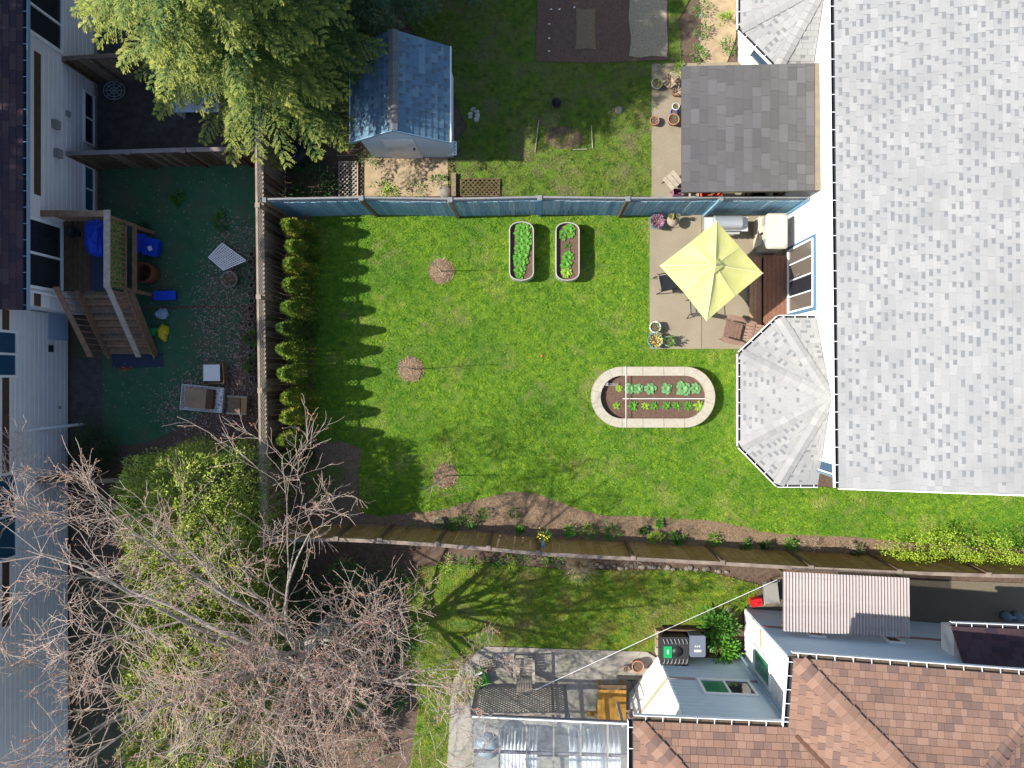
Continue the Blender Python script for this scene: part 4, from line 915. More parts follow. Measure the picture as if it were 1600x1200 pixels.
# oval stone bed
ob = thing('raised_oval_bed', 'oval raised bed ringed with pale cast stone blocks on lawn', 'raised bed', (*P(1020,620).xy, 0))
h = .36; cx1, cx2, cy_, Ro, Ri = P(972,0,h).x, P(1070,0,h).x, P(0,620.5,h).y, 47.5*(CH-h)/FP, 33.5*(CH-h)/FP
def blk(pts): 
    b_ = MB().prism(pts, 0, h); return b_.build('block', M['stone'] , ob, True)
nS = 3; g = .006
for sgn in (1, -1):
    for i in range(nS):
        a = cx1+(cx2-cx1)*i/nS+g; b = cx1+(cx2-cx1)*(i+1)/nS-g; blk([(a, cy_+sgn*Ri), (b, cy_+sgn*Ri), (b, cy_+sgn*Ro), (a, cy_+sgn*Ro)])
for side, cx in ((1, cx2), (-1, cx1)):
    for i in range(7):
        pts = []
        for rr, rev in ((Ro, 0), (Ri, 1)):
            s_ = []
            for k in range(5):
                th = -math.pi/2+math.pi*(i+ (k/4)*.985+.0075)/7; s_.append((cx+side*rr*math.cos(th), cy_+rr*math.sin(th)))
            pts += s_[::-1] if rev else s_
        blk(pts)
ol = [(cx1,cy_-Ri),(cx2,cy_-Ri)]+[(cx2+Ri*math.cos(t), cy_+Ri*math.sin(t)) for t in np.linspace(-1.4,1.4,10)]+[(cx2,cy_+Ri),(cx1,cy_+Ri)]+[(cx1-Ri*math.cos(t), cy_+Ri*math.sin(t)) for t in np.linspace(1.4,-1.4,10)]
MB().prism(ol, .0, h-.17).build('soil', M['darksoil'], ob, True)
zz = h-.165
for px, r_, m_, lb in ((967,.11,'lime','small yellowish seedling at left end of the upper row'),(984,.17,'cabbage','blue green leafy plant second in the upper row'),(996,.18,'cabbage','blue green plant third in the upper row, touching its neighbour'),(1016,.19,'cabbage','blue green leafy plant fourth in the upper row'),(1041,.18,'cabbage','blue green leafy plant fifth in the upper row'),(1067,.24,'cabbage','largest blue green leafy plant of the upper row'),(1086,.17,'cabbage','blue green leafy plant at right end of the upper row')):
    rosette(px, 607, zz, r_, M[m_], lb+' of oval bed', 22, wide=.62)
for i, (px, r_, m_) in enumerate(((963,.14,'lime'),(989,.17,'lettuce'),(1008,.14,'lime'),(1022,.14,'lettuce'),(1041,.15,'lettuce'),(1057,.14,'lettuce'),(1075,.15,'lettuce'),(1091,.17,'lime'))):
    w_ = ['leftmost','second','third','fourth','fifth','sixth','seventh','rightmost'][i]
    rosette(px, 634, zz, r_, M[m_], f'{w_} {"yellow green" if m_=="lime" else "bright green"} plant in the lower row of oval bed', 20, wide=.35)
ip = thing('irrigation_pipe', 'thin white irrigation pipes crossing the oval raised bed', 'pipe', (*P(978,622).xy, h))
MB().tube([P(978,573,h+.02), P(978,668,h+.02)], .009, 6).build('pipe', M['white'], ip, True); MB().tube([P(973,623,zz+.06), P(1108,623,zz+.06)], .012, 6).build('pipe', M['white'], ip, True)
MB().tube([P(945,600,zz+.08), P(966,600,zz+.07)], .012, 6).build('pipe', M['galv'], ip, True); MB().tube([P(941,603,zz+.08), P(966,602,zz+.07)], .008, 6).build('pipe', M['galv'], ip, True)
MB().obox(P(946,600,zz+.1), (.16,.09,.07)).build('valve', M['greypot'], ip, True); MB().obox(P(941,605,zz+.1), (.1,.05,.05)).build('valve', M['galv'], ip, True)
# mulch rings and saplings
for i, (px, py, r_) in enumerate(rings):
    c = P(px, py); poly = circle((c.x, c.y), r_/51.68, 26, .05)
    mb = MB(); vs = [(p[0], p[1], -.01) for p in poly]+[((p[0]-c.x)*.75+c.x, (p[1]-c.y)*.75+c.y, .045) for p in poly]+[(c.x, c.y, .03)]; n = len(poly)
    mb.add(vs, [(k, (k+1)%n, (k+1)%n+n, k+n) for k in range(n)]+[(k+n, (k+1)%n+n, 2*n) for k in range(n)], 0, True); struct('mulch_ring', mb, M['mulch'])
    chips('bark_chips', ['bark chips round the sapling nearest the blue fence', 'bark chips round the middle sapling on lawn', 'bark chips round the sapling nearest the brown fence'][i], circle((c.x, c.y), r_/51.68*1.02, 20), 700, bk, (.03,.08), .022, .035)
def sapling(px, py, ht, label, seed, lean):
    rr = random.Random(seed); c = P(px, py); t = thing('young_tree', label, 'tree', (c.x, c.y, 0), 0, 'bare saplings on the lawn')
    mb = MB(); mb.tube([(0,0,0),(lean[0]*.3,lean[1]*.3,ht*.4),(lean[0],lean[1],ht)], [.016,.012,.005], 6); mb.build('trunk', M['bark'], t)
    b_ = MB()
    for k in range(11):
        z = ht*rr.uniform(.3,.95); a = rr.uniform(0,6.28); L = .2+.5*(1-z/ht)*rr.uniform(.6,1.3); lx, ly = lean[0]*z/ht, lean[1]*z/ht
        b_.tube([(lx,ly,z),(lx+math.cos(a)*L*.5,ly+math.sin(a)*L*.5,z+L*.5),(lx+math.cos(a)*L*.75,ly+math.sin(a)*L*.75,z+L)], [.006,.005,.002], 4)
    b_.build('branches', M['twig'], t)
sapling(690,424,2.0,'thin bare sapling in the mulch ring nearest the blue fence',1,(0,0)); sapling(648,577,2.4,'thin bare sapling in the middle mulch ring of the lawn',2,(-.05,.1)); sapling(697,743,2.6,'thin bare sapling in the mulch ring nearest the brown fence',3,(-.25,-.05))

# umbrella
um = thing('patio_umbrella', 'square pale yellow parasol over the patio table', 'umbrella', (*P(1115,415,2.3).xy, .03))
ZR = 2.12; cs = [P(1120,345,ZR), P(1192.5,427,ZR), P(1104,501.5,ZR), P(1031,415,ZR)]; ap = P(1117,414,2.68)
for s_ in range(4):
    a, b = cs[s_], cs[(s_+1)%4]; md = a.lerp(b, .5)+Vector((0,0,.035)); md = md.lerp(ap, .02)
    for (p, q_, cc) in ((a, md, 0), (md, b, 1)):
        mb = MB(); nn = 7; grid = []
        for i in range(nn+1):
            r_ = []
            for j in range(nn+1):
                pt = ap.lerp(p.lerp(q_, j/nn), i/nn); sag = -.05*math.sin(math.pi*min(1, i/nn*1.0))*math.sin(math.pi*j/nn)-.02*math.sin(math.pi*j/nn)*(i/nn)
                r_.append(pt+Vector((0,0,sag)))
            grid.append(r_)
        vs = [x for r_ in grid for x in r_]; w1 = nn+1; vs2 = [v-Vector((0,0,.004)) for v in vs]; N_ = len(vs)
        fs = [(i*w1+j, (i+1)*w1+j, (i+1)*w1+j+1, i*w1+j+1) for i in range(nn) for j in range(nn)]
        mb.add(vs+vs2, fs+[tuple(x+N_ for x in f[::-1]) for f in fs], 0, True); mb.build('canopy_panel', M['canopy'], um, True)
        MB().bar(ap-Vector((0,0,.03)), q_-Vector((0,0,.03)), .018, .018).build('rib', M['woodl'], um, True)
    MB().bar(ap+Vector((0,0,.006)), a+Vector((0,0,.006)), .02, .008).build('seam', M['canopyl'], um, True); MB().bar(ap+Vector((0,0,.005)), md+Vector((0,0,.007)), .012, .006).build('seam', M['canopyl'], um, True)
vc = MB(); q5 = [ap.lerp(c_, .16)+Vector((0,0,.05)) for c_ in cs]; vc.add(q5+[ap+Vector((0,0,.09))], [(0,1,4),(1,2,4),(2,3,4),(3,0,4)]); vc.build('vent_cap', M['canopy'], um, True)
MB().lathe(ap+Vector((0,0,.08)), [(.03,0),(.035,.04),(.001,.09)], 10).build('finial', M['galv'], um, True)
MB().tube([Vector((ap.x,ap.y,.06)), ap-Vector((0,0,.01))], .024, 10).build('pole', M['galv'], um, True)
MB().lathe((ap.x,ap.y,.031), [(.28,0),(.26,.06),(.05,.09),(.04,.3),(.001,.3)], 18).build('base', M['black'], um, True)
MB().tube([ap-Vector((0,0,1.2)), P(1096,458,2.0), P(1112,462,1.9)], .008, 5).build('cord', M['black'], um, True)
# table and chairs below
tb = thing('patio_table', 'round dark patio table beneath the yellow parasol', 'table', (ap.x, ap.y, .03))
MB().lathe((0,0,0), [(.06,.68),(.52,.68),(.54,.7),(.54,.72),(.06,.72)], 24).build('tabletop', mat('smoked_glass', (.1,.1,.1), rough=.2), tb)
for k in range(4): a = k*math.pi/2+.4; MB().tube([(.48*math.cos(a),.48*math.sin(a),0),(.4*math.cos(a),.4*math.sin(a),.68)], .015, 6).build('leg', M['black'], tb)
def patio_chair(label, loc, rz):
    t = thing('patio_chair', label, 'chair', loc, rz, 'chairs round the parasol table')
    MB().obox((0,0,.42),(.46,.46,.03)).build('seat', mat('taupe_sling', (.2,.18,.16)), t); MB().obox((-.26,0,.72),(.03,.44,.56),(0,-.25,0)).build('backrest', MATS['taupe_sling'], t)
    for s_ in (-1,1):
        MB().tube([(.25,s_*.25,0),(.22,s_*.25,.62),(-.25,s_*.25,.64)], .013, 6).build('arm', M['black'], t)
        MB().tube([(-.3,s_*.25,0),(-.2,s_*.24,.42),(-.33,s_*.24,1.0)], .013, 6).build('leg', M['black'], t)
    return t
for k, (a, lb) in enumerate(((3.35,'taupe sling chair showing past the left edge of the parasol'),(4.75,'sling chair poking out at the lowest corner of the parasol'),(.1,'sling chair between parasol table and the low deck'))):
    patio_chair(lb, (ap.x+.85*math.cos(a)+(-.05 if k==0 else 0), ap.y+.8*math.sin(a)-(.1 if k==1 else 0), .031), a+math.pi)
# adirondack chair
ac = thing('adirondack_chair', 'brown slatted Adirondack chair on the patio beside the bay roof', 'chair', (*P(1152,518,.4).xy, .031), math.radians(167))
for i in range(5): MB().obox((.34-i*.11,0,.36-i*.028),(.1,.5,.022),(0,-.25,0)).build('seat_slat', M['brownch'], ac)
for i in range(7):
    k = i-3; L = .82-abs(k)*.045
    MB().obox((-.26-L*.27, k*.085*1.08, .22+L*.42),(L,.078,.022),(0,math.radians(57),k*.035)).build('back_slat', M['brownch'], ac)
for s_ in (-1,1):
    m_ = MB(); m_.prism([(.42,s_*.26),(.44,s_*.34),(.4,s_*.42),(.1,s_*.42),(-.45,s_*.36),(-.45,s_*.3),(.1,s_*.28)], .56, .585); m_.build('armrest', M['brownch'], ac)
    MB().box(.3,.4,s_*.31-.012,s_*.31+.012,0,.555).build('front_leg', M['brownch'], ac)
    MB().bar((.4,s_*.26,.36),(-.62,s_*.26,.04), .025, .12).build('side_rail', M['brownch'], ac)
MB().bar((-.42,-.34,.53),(-.42,.34,.53), .03, .06).build('back_brace', M['brownch'], ac)
# barbecue
bb = thing('barbecue', 'silver gas barbecue with open side shelves against the blue fence', 'barbecue', (*P(1137,350,.9).xy, .031))
MB().box(-.4,.38,-.2,.2,.1,.8).build('cabinet', M['steel'], bb)
lidm = MB(); lidm.tube([(-.4,.04,.88),(.38,.04,.88)], .2, 14); lidm.build('lid', M['steel'], bb)
MB().tube([(-.28,-.2,.97),(.26,-.2,.97)], .013, 6).build('lid_handle', M['galv'], bb)
MB().box(-.66,-.41,-.2,.2,.78,.81).build('side_shelf', mat('pale_clear_shelf', (.4,.47,.52), rough=.3), bb); MB().box(.39,.6,-.2,.22,.78,.82).build('side_shelf', mat('grey_shelf', (.45,.46,.46), rough=.5), bb)
MB().obox((-.01,-.23,.72),(.76,.06,.14),(.3,0,0)).build('control_panel', M['galv'], bb)
for k in range(4): MB().lathe((-.27+k*.17,-.27,.72), [(.001,.05),(.025,.05),(.03,0)], 10).build('knob', M['black'], bb)
for xx in (-.38,.36):
    for yy in (-.17,.17): MB().box(xx-.02,xx+.02,yy-.02,yy+.02,0,.1).build('leg', M['black'], bb)
# storage cabinet
sb = thing('storage_box', 'cream resin storage cabinet with rounded lid by the white wall', 'storage box', (*P(1214,361,1.1).xy, .031))
def rrect(a, b, r, n=5):
    pts = []
    for cx, cy, s0 in ((a-r,b-r,0),(-a+r,b-r,1),(-a+r,-b+r,2),(a-r,-b+r,3)):
        for k in range(n+1): th = math.pi/2*(s0+k/n); pts.append((cx+r*math.cos(th), cy+r*math.sin(th)))
    return pts
MB().prism(rrect(.28,.48,.04), 0, 1.0).build('body', M['creamd'], sb)
mb = MB(); n = 24
R0, R1_, R2_ = rrect(.31,.51,.09), rrect(.31,.51,.09), rrect(.26,.46,.09)
vs = [(*p,1.0) for p in R0]+[(*p,1.08) for p in R1_]+[(*p,1.13) for p in R2_]; fs = [(k*n+i, k*n+(i+1)%n, (k+1)*n+(i+1)%n, (k+1)*n+i) for k in range(2) for i in range(n)]+[tuple(range(2*n,3*n))]
mb.add(vs, fs, 0); mb.build('lid', M['cream'], sb)
MB().box(-.3,-.28,-.2,.2,.1,.9).build('door_panel', M['cream'], sb); MB().box(-.34,-.3,-.03,.03,.6,.75).build('latch', M['black'], sb)
c = P(1196,362,.5); top('garden_hose_box', MB().box(c.x-.22,c.x+.02,c.y-.42,c.y+.42,.031,.62), M['cream'], 'lower cream bench box left of the storage cabinet', 'box')
# pots on patio
pot(1027,346,.215,.34,M['teal'],'teal glazed pot with purple pink plant by the blue fence',.031,M['pink'],150,.1)
pot(1024,511,.17,.28,M['white'],'white rimmed pot at the lawn edge above teal pot',.031,M['green'],40,.08)
pot(1024,532,.23,.36,M['teal'],'teal pot of yellow flowers at the patio corner',.031,M['yleaf'],110,.08)
pot(1045,533,.155,.26,mat('sage_pot', (.35,.42,.38)),'small sage pot with tall white flower by teal pot',.031,M['green'],60,.12,ph=.15)
t = thing('plant_stand', 'spindly metal plant stand holding little pots beside the teal pot', 'stand', (*P(1051,345,.4).xy, .031))
MB().lathe((0,0,.4), [(.17,0),(.18,.02),(.001,.02)], 16).build('tray', mat('tan_metal', (.3,.24,.18)), t)
for k in range(3): a = k*2.09; MB().tube([(.16*math.cos(a),.16*math.sin(a),0),(.13*math.cos(a),.13*math.sin(a),.4)], .008, 5).build('leg', M['black'], t)
pot(1049,338,.08,.12,M['terra'],'tiny pot of lime leaves on the metal stand',.452,M['lime'],26,.06); pot(1060,337,.06,.12,M['greypot'],'tiny grey pot behind the lime leaves on stand',.452,M['green'],16,.05)
# daffodil on lawn / marker
c = P(847,556); top('garden_marker', MB().lathe((c.x,c.y,0), [(.035,.0),(.04,.03),(.001,.05)], 8), M['orange'], 'tiny orange ball lying on the lawn', 'ball')

# ================================================================== NORTH YARD BITS
pot(1027,130,.17,.2,M['greypot'],'grey rimmed bowl with sprouts at the north path corner',.021,M['lime'],40,.07)
pot(1023,188,.14,.2,M['terra'],'small terracotta pot on the lawn edge of north path',.021,M['dead'],14,.06)
pot(1053,186,.17,.26,M['terra'],'terracotta pot beside shelter roof next to blue pot',.021,M['green'],30,.06)
pot(1053,175,.1,.2,M['bluep'],'small blue pot behind the terracotta pot',.021,None); pot(1056,166,.11,.22,M['white'],'white ringed pot next to the shelter roof edge',.021,M['green'],24,.06)
pot(1058,142,.13,.24,M['terra'],'bright terracotta pot under the dead stems',.021,M['dead'],40,.12); pot(1046,128,.16,.24,mat('pinkish_pot', (.4,.25,.2)),'pot overflowing with pale dead flower stems',.021,M['dead'],150,.16,ph=.1)
def box_plant(px, py, r, h, m, label, n=200, L=.07, name='garden_plant', z=0.0, cone=.3, nc=9, W=None, group=None, cat='plant', sig=.3):
    c = P(px, py, z+h*.5); t = thing(name, label, cat, (c.x, c.y, z), random.uniform(0, 6), group)
    p, d, _ = clump_pts(n, r, r, h, nc, sig, cone); foliage('foliage', p, d, L*RG.uniform(.6,1.3,n), (W or L*.45), m, t)
    mb = MB(); 
    for k in range(5): a = random.uniform(0, 6.28); mb.tube([(0,0,0),(r*.6*math.cos(a), r*.6*math.sin(a), h*.7)], [.006,.003], 4)
    mb.build('stems', M['dead'], t); return t
box_plant(1018,160,.16,.2,M['green'],'small green weeds along the west edge of north path',60,.06)
t = thing('wooden_stool', 'weathered wooden folding stool tipped beside the shelter', 'stool', (*P(1051,282,.4).xy, .021), .7)
for i in range(3): MB().box(-.22+i*.15,-.09+i*.15,-.22,.22,.4,.42).build('slat', M['woodl'], t)
for s_ in (-1,1): MB().bar((-.2,s_*.19,0),(.2,s_*.19,.4), .03, .03).build('leg', M['wood'], t); MB().bar((.2,s_*.16,0),(-.2,s_*.16,.4), .03, .03).build('leg', M['wood'], t)
for px, py, w_, d_, h_, m, lb in ((1112,302,.62,.22,.5,'orange','orange plastic crate beneath the edge of the shelter'),(1060,300,.3,.2,.35,'pink','dark purple basket at the corner of the shelter'),(1085,302,.25,.2,.4,'woodl','pale wooden crate between orange crate and basket'),(1180,302,.6,.2,.45,'black','black box under the shelter near the house'),(1215,303,.3,.15,.5,'woodl','tan crate under shelter nearest the white wall')):
    c = P(px, py, h_); t = thing('crate', lb, 'crate', (c.x, c.y, .021)); a, b = w_/2, d_/2
    cbox(t, w_, d_, h_, M[m]); MB().box(-a,a,-.01,.01,h_*.5,h_*.55).build('divider', M[m], t)
c = P(869,162,.1); top('plant_pot', MB().lathe((c.x,c.y,0), [(.1,0),(.15,.2),(.13,.2),(.1,.05),(.001,.05)], 14), M['black'], 'black empty nursery pot alone on the shaded north lawn', 'pot')
c = P(967,172,.0); top('stepping_stone', MB().lathe((c.x,c.y,0), [(.12,0),(.12,.03),(.001,.035)], 14), M['rock'], 'mossy round disc on the shaded north lawn', 'stone')
for i, (a, b) in enumerate((((842,188),(836,238)),((924,196),(926,232)),((895,234),(917,233)))):
    top('garden_stake', MB().tube([P(*a,.08), P(*b,.04)], .014, 5), M['woodl'], ['pale wooden stake lying left on the north lawn','pale stake lying right of the bare rectangle on lawn','short reddish stick below the bare rectangle on lawn'][i], 'stake')
sheet('bare_patch', [(p.x,p.y) for p in PP(chaikin([(846,200),(905,196),(918,228),(860,236)],2))], .012, M['soil'])
for px, py in ((861,17),(874,17),(897,14),(858,40),(858,62),(858,82)):
    c = P(px, py); top('plant_label', MB().obox((c.x,c.y,.1),(.05,.03,.1),(.5,0,.3)), M['white'], 'small white plant marker stuck in the bare vegetable plot', 'marker', 'white markers in the vegetable plot')
def rock(px, py, r, label, z=0, m=None, group=None):
    c = P(px, py, z); o = top('rock', blob((c.x,c.y,z-.02), r, r*random.uniform(.7,1), r*.7, px, n=9, m_=4, jit=.2), m or M['rock'], label, 'rock', group); return o
for k in range(9): rock(738+random.uniform(-9,9), 178+random.uniform(-9,9), random.uniform(.05,.1), 'pale stone in the small heap east of the shed', 0, group='heap of pale stones', m=mat('pale_pebble', (.45,.4,.38)))
for k, py in enumerate((262,276,290,302)): rock(441+k%2, py, .11, 'grey rock in the line inside the tall fence', 0, group='grey rocks inside the fence')
rock(1096,24,.09,'upper grey stone in the sandy bed by the house'); rock(1096,60,.08,'lower grey stone in the sandy bed by the house')
for px, py, r, h, lb in ((1102,12,.3,.25,'dry leafy shrub at the top of the sandy bed'),(1098,45,.22,.3,'upright shrub between the two stones'),(1135,30,.2,.25,'bright green plant by the white bay wall'),(1142,70,.25,.3,'leafy clump by corner of the bay'),(1088,85,.25,.2,'green weeds above the shelter roof'),(1058,108,.2,.2,'yellow leaved tuft at the shelter corner')):
    box_plant(px, py, r, h, M['lime'] if 'yellow' in lb or 'bright' in lb else M['green'], lb, 160, .08)
for px, py, r, h, m, lb in ((595,296,.3,.2,'lime','pale green clump behind the fence left of shed patch'),(648,298,.3,.25,'green','leafy green clump behind the fence below shed'),(683,284,.22,.2,'green','small green tuft beside the round stone'),(575,248,.24,.3,'green','green clump at the left corner of the shed'),(610,300,.2,.15,'lime','little lime tuft beside the pale clump')):
    box_plant(px, py, r, h, M[m], lb, 150, .07)
box_plant(488,285,.65,.75,M['dgreen'],'broad dark green shrub inside the corner of fences',900,.1,name='dark_shrub',nc=16, cat='shrub')
c = P(695,300); top('stepping_stone', MB().lathe((c.x,c.y,0), [(.2,0),(.2,.05),(.001,.055)], 12), M['rock'], 'round grey paving stone below the garden shed', 'stone')
MBp = MB().box(P(706,0).x,P(713,0).x,P(0,308).y,P(0,272).y,0,.14); top('timber_edging', MBp, M['wood'], 'short timber sleeper running from the shed to fence', 'timber')
# black covered barrel
c = P(453,236,.7); t = thing('covered_barrel', 'black plastic wrapped barrel with blue cord by the tall fence', 'barrel', (c.x, c.y, 0))
MB().lathe((0,0,0), [(.36,0),(.42,.3),(.4,.62),(.25,.68),(.001,.66)], 18).build('cover', M['black'], t)
MB().tube([(.2*math.cos(k*.7),.2*math.sin(k*.7),.69+.01*(k%2)) for k in range(9)], .014, 5).build('cord', mat('pale_blue_cord', (.3,.4,.55)), t)
# trellises near shed
def trellis(px0, py0, px1, py1, z0, z1, m, label, sp=.1, horiz=True):
    a, b = P(px0, py0, z0), P(px1, py1, z0); t = thing('trellis', label, 'trellis', ((a.x+b.x)/2, (a.y+b.y)/2, z0))
    w_, d_ = abs(b.x-a.x)/2, abs(a.y-b.y)/2; mb = MB(); k = -2*d_
    while k < 2*w_:
        for sg in (1,-1):
            pts = []
            s0 = -w_+k; 
            t0 = max(0, (-w_-s0)/(2*d_)); t1 = min(1, (w_-s0)/(2*d_))
            if t1 > t0: mb.bar((s0+2*d_*t0, sg*(-d_+2*d_*t0), .01*sg+.02), (s0+2*d_*t1, sg*(-d_+2*d_*t1), .01*sg+.02), .03, .008)
        k += sp
    mb.build('lattice', m, t); fb = MB()
    fb.bar((-w_,-d_,.02),(w_,-d_,.02),.03,.03).bar((-w_,d_,.02),(w_,d_,.02),.03,.03).bar((-w_,-d_,.02),(-w_,d_,.02),.03,.03).bar((w_,-d_,.02),(w_,d_,.02),.03,.03)
    fb.build('frame', m, t); return t
trellis(530,253,559,308,.12,0,M['woodl'],'brown diamond trellis lying on soil left of shed',.13); trellis(700,222,713,242,.3,0,M['white'],'small white trellis leaning at the shed corner',.1); trellis(720,280,780,306,.05,0,M['woodd'],'dark trellis in the grass just behind the blue fence',.14)
ld = thing('garden_ladder', 'row of thin pale canes lying on soil west of shed', 'canes', (*P(540,222).xy, .01))
for k in range(5): MB().tube([P(522+k,207+k*9,.03), P(558+k%2*3,206+k*9,.05)], .012, 5).build('cane', M['woodl'], ld, True)

# ================================================================== SOUTH SIDE OBJECTS
gc = thing('glazed_canopy', 'clear glazed patio canopy with grey beams at the bottom edge', 'canopy', (*P(860,1170,2.3).xy, 0))
g0, g1, g2, g3 = P(738,1121,2.3), P(992,1133,2.3), P(992,1290,2.5), P(738,1290,2.5)
for i in range(6):
    for j in range(3):
        f_ = lambda s, t: g0.lerp(g1, s).lerp(g3.lerp(g2, s), t)
        MB().slab([f_(i/6+.004,j/3+.004), f_((i+1)/6-.004,j/3+.004), f_((i+1)/6-.004,(j+1)/3-.004), f_(i/6+.004,(j+1)/3-.004)], (0,0,1), .006).build('glass_panel', M['poly'], gc, True)
for i in range(7): MB().bar(g0.lerp(g1, i/6)+Vector((0,0,-.05)), g3.lerp(g2, i/6)+Vector((0,0,-.05)), .045, .08).build('rafter', mat('mossy_grey_beam', (.24,.22,.18), (.34,.32,.26), 6), gc, True)
for j in range(4): MB().bar(g0.lerp(g3, j/3)+Vector((0,0,-.13)), g1.lerp(g2, j/3)+Vector((0,0,-.13)), .07, .07).build('beam', mat('dull_violet_beam', (.2,.16,.19)), gc, True)
MB().bar(g0+Vector((0,.03,.0)), g1+Vector((0,.03,.0)), .04, .06).build('front_flashing', M['white'], gc, True)
for p in (g0, g0.lerp(g1,.5), g1-Vector((.3,0,0))): MB().box(p.x-.04,p.x+.04,p.y-.14,p.y-.06,.02,2.12).build('post', M['woodl'], gc, True)
# cloth covered seats beneath
for px, w_, lb in ((810,1.1,'left white dust sheet draped under the glazed canopy'),(930,1.5,'right white dust sheet draped under the glazed canopy')):
    c = P(px,1190,1.0); nn = 60; vs = []; fs = []
    for i in range(nn+1):
        x = -w_/2+w_*i/nn; f_ = .05*math.sin(i*1.1)+.03*math.sin(i*2.3)
        for (yy, zz_) in ((.55+f_*.8,.1+.1*math.sin(i*.6)),(.42+f_,.85),(.3,.95+f_*.3),(-.4,.95+f_*.3)): vs.append((c.x+x, c.y+yy, zz_))
    for i in range(nn):
        for k in range(3): fs.append((i*4+k, (i+1)*4+k, (i+1)*4+k+1, i*4+k+1))
    mb = MB(); mb.add(vs, fs, 0, True); top('dust_sheet', mb, M['cloth'], lb, 'cloth')
c = P(762,1165,.75); t = thing('patio_table', 'round glass topped table under left end of the glazed canopy', 'table', (c.x,c.y,.02))
MB().lathe((0,0,.7), [(.001,0),(.38,0),(.4,.02),(.001,.025)], 20).build('tabletop', mat('pale_glass_top', (.3,.36,.4), rough=.2), t)
for k in range(3): MB().tube([(.3*math.cos(k*2.1),.3*math.sin(k*2.1),0),(.1*math.cos(k*2.1),.1*math.sin(k*2.1),.7)], .015, 6).build('leg', M['white'], t)
def slat_chair(px, py, rz, m, label, s=1.0):
    c = P(px, py, .4); t = thing('garden_chair', label, 'chair', (c.x, c.y, .021), rz)
    for i in range(6): MB().obox((0,-.2+i*.085*s,.38-i*.01),(.5,.07,.02)).build('seat_slat', m, t)
    for i in range(6): MB().obox((-.19+i*.076,-.42,.62),(.055,.02,.62),(.45,0,0)).build('back_slat', m, t)
    for s_ in (-1,1):
        MB().box(s_*.28-.04,s_*.28+.04,-.4,.3,.56,.585).build('armrest', m, t); MB().box(s_*.28-.02,s_*.28+.02,.22,.27,0,.555).build('leg', m, t); MB().box(s_*.28-.02,s_*.28+.02,-.36,-.31,0,.555).build('leg', m, t)
    MB().bar((-.24,-.56,.86),(.24,-.56,.86), .04, .03).build('top_rail', m, t); return t
slat_chair(819,1043,.02,M['woodl'],'weathered slatted wooden armchair on the south patio')
# grid chair / green crate / grass pot
t = thing('wire_rack', 'dark metal grid rack standing beside the bright green crate', 'rack', (*P(762,1040,.4).xy, .02), .3)
mb = MB()
for i in range(6): mb.bar((-.2+i*.08,-.18,.4),(-.2+i*.08,.18,.4), .014, .014); mb.bar((-.2,-.18+i*.072,.4),(.2,-.18+i*.072,.4), .014, .014)
mb.build('grid', M['woodd'], t)
for a, b in ((-.2,-.18),(.2,-.18),(-.2,.18),(.2,.18)): MB().tube([(a,b,0),(a,b,.4)], .01, 5).build('leg', M['black'], t)
t = thing('crate', 'bright green plastic crate on the south patio', 'crate', (*P(751,1061,.3).xy, .02), .35); cbox(t, .3, .42, .3, M['greenb']); MB().box(-.13,.13,-.006,.006,.02,.2).build('divider', M['greenp'], t); MB().box(-.13,.13,.15,.2,.301,.32).build('label_flap', M['white'], t)
box_plant(725,1078,.3,.3,mat('yellow_grass', (.25,.27,.04), (.4,.36,.08), 9),'yellow green grassy plant at the south patio edge',300,.2,W=.02)
t = thing('trellis_screen', 'free standing lattice screen with grey posts on south patio', 'screen', (*P(820,1072).xy, .02))
yS = P(0,1072).y; xa, xb = P(748,1072).x, P(880,1072).x; mb = MB(); lattice_strips(mb, (xa,yS), (xb,yS), .15, 1.75, .14, .03, .01); mb.build('lattice', M['woodl'], t, True)
MB().bar((xa,yS,1.78),(xb,yS,1.78), .05, .06).build('top_rail', M['woodl'], t, True); MB().bar((xa,yS,.12),(xb,yS,.12), .05, .06).build('bottom_rail', M['woodl'], t, True)
for x in (xa-.03, xb+.05): MB().box(x-.045,x+.045,yS-.045,yS+.045,.02,1.95).build('post', M['greypot'], t, True)
MB().obox((xb+.05,yS,1.98),(.15,.15,.04)).build('post_cap', M['greypot'], t, True)
t = thing('wooden_table', 'amber stained plank table on the south patio', 'table', (*P(956,1100,.72).xy, .02), -.02)
for i in range(7): MB().box(-.42+i*.12,-.306+i*.12,-.52,.42,.69,.72).build('plank', M['woodo'], t)
MB().box(-.42,.42,.43,.54,.6,.66).build('end_board', M['woodd'], t)
for a in (-.36,.36):
    for b in (-.45,.38): MB().box(a-.035,a+.035,b-.035,b+.035,0,.69).build('leg', M['woodo'], t)
MB().box(-.7,-.46,-.5,-.36,.4,.43).build('side_ledge', M['woodo'], t)
pot(997,1042,.18,.3,M['terra'],'empty terracotta pot in front of the diagonal white wall',.021,None); 
t = pot(979,1046,.1,.2,mat('dusty_rose', (.4,.26,.24)),'little dusty pink ornament pot left of terracotta pot',.021,M['dead'],20,.08)
t = thing('plant_hanger', 'black metal shepherd hook standing by the diagonal wall', 'hook', (*P(986,1062).xy, .02))
MB().tube([(0,0,0),(0,0,1.3),(.06,0,1.38),(.14,0,1.3)], .012, 6).build('pole', M['black'], t); MB().tube([(-.12,.0,.02),(.12,0,.02)], .012, 6).build('foot', M['black'], t)
c = P(988,1117,1.2); t = thing('hanging_basket', 'pink flowering basket at the corner of the brown roof', 'basket', (c.x,c.y,1.0)); MB().lathe((0,0,0), [(.001,0),(.1,.04),(.13,.16),(.11,.16)], 12).build('basket', M['dead'], t)
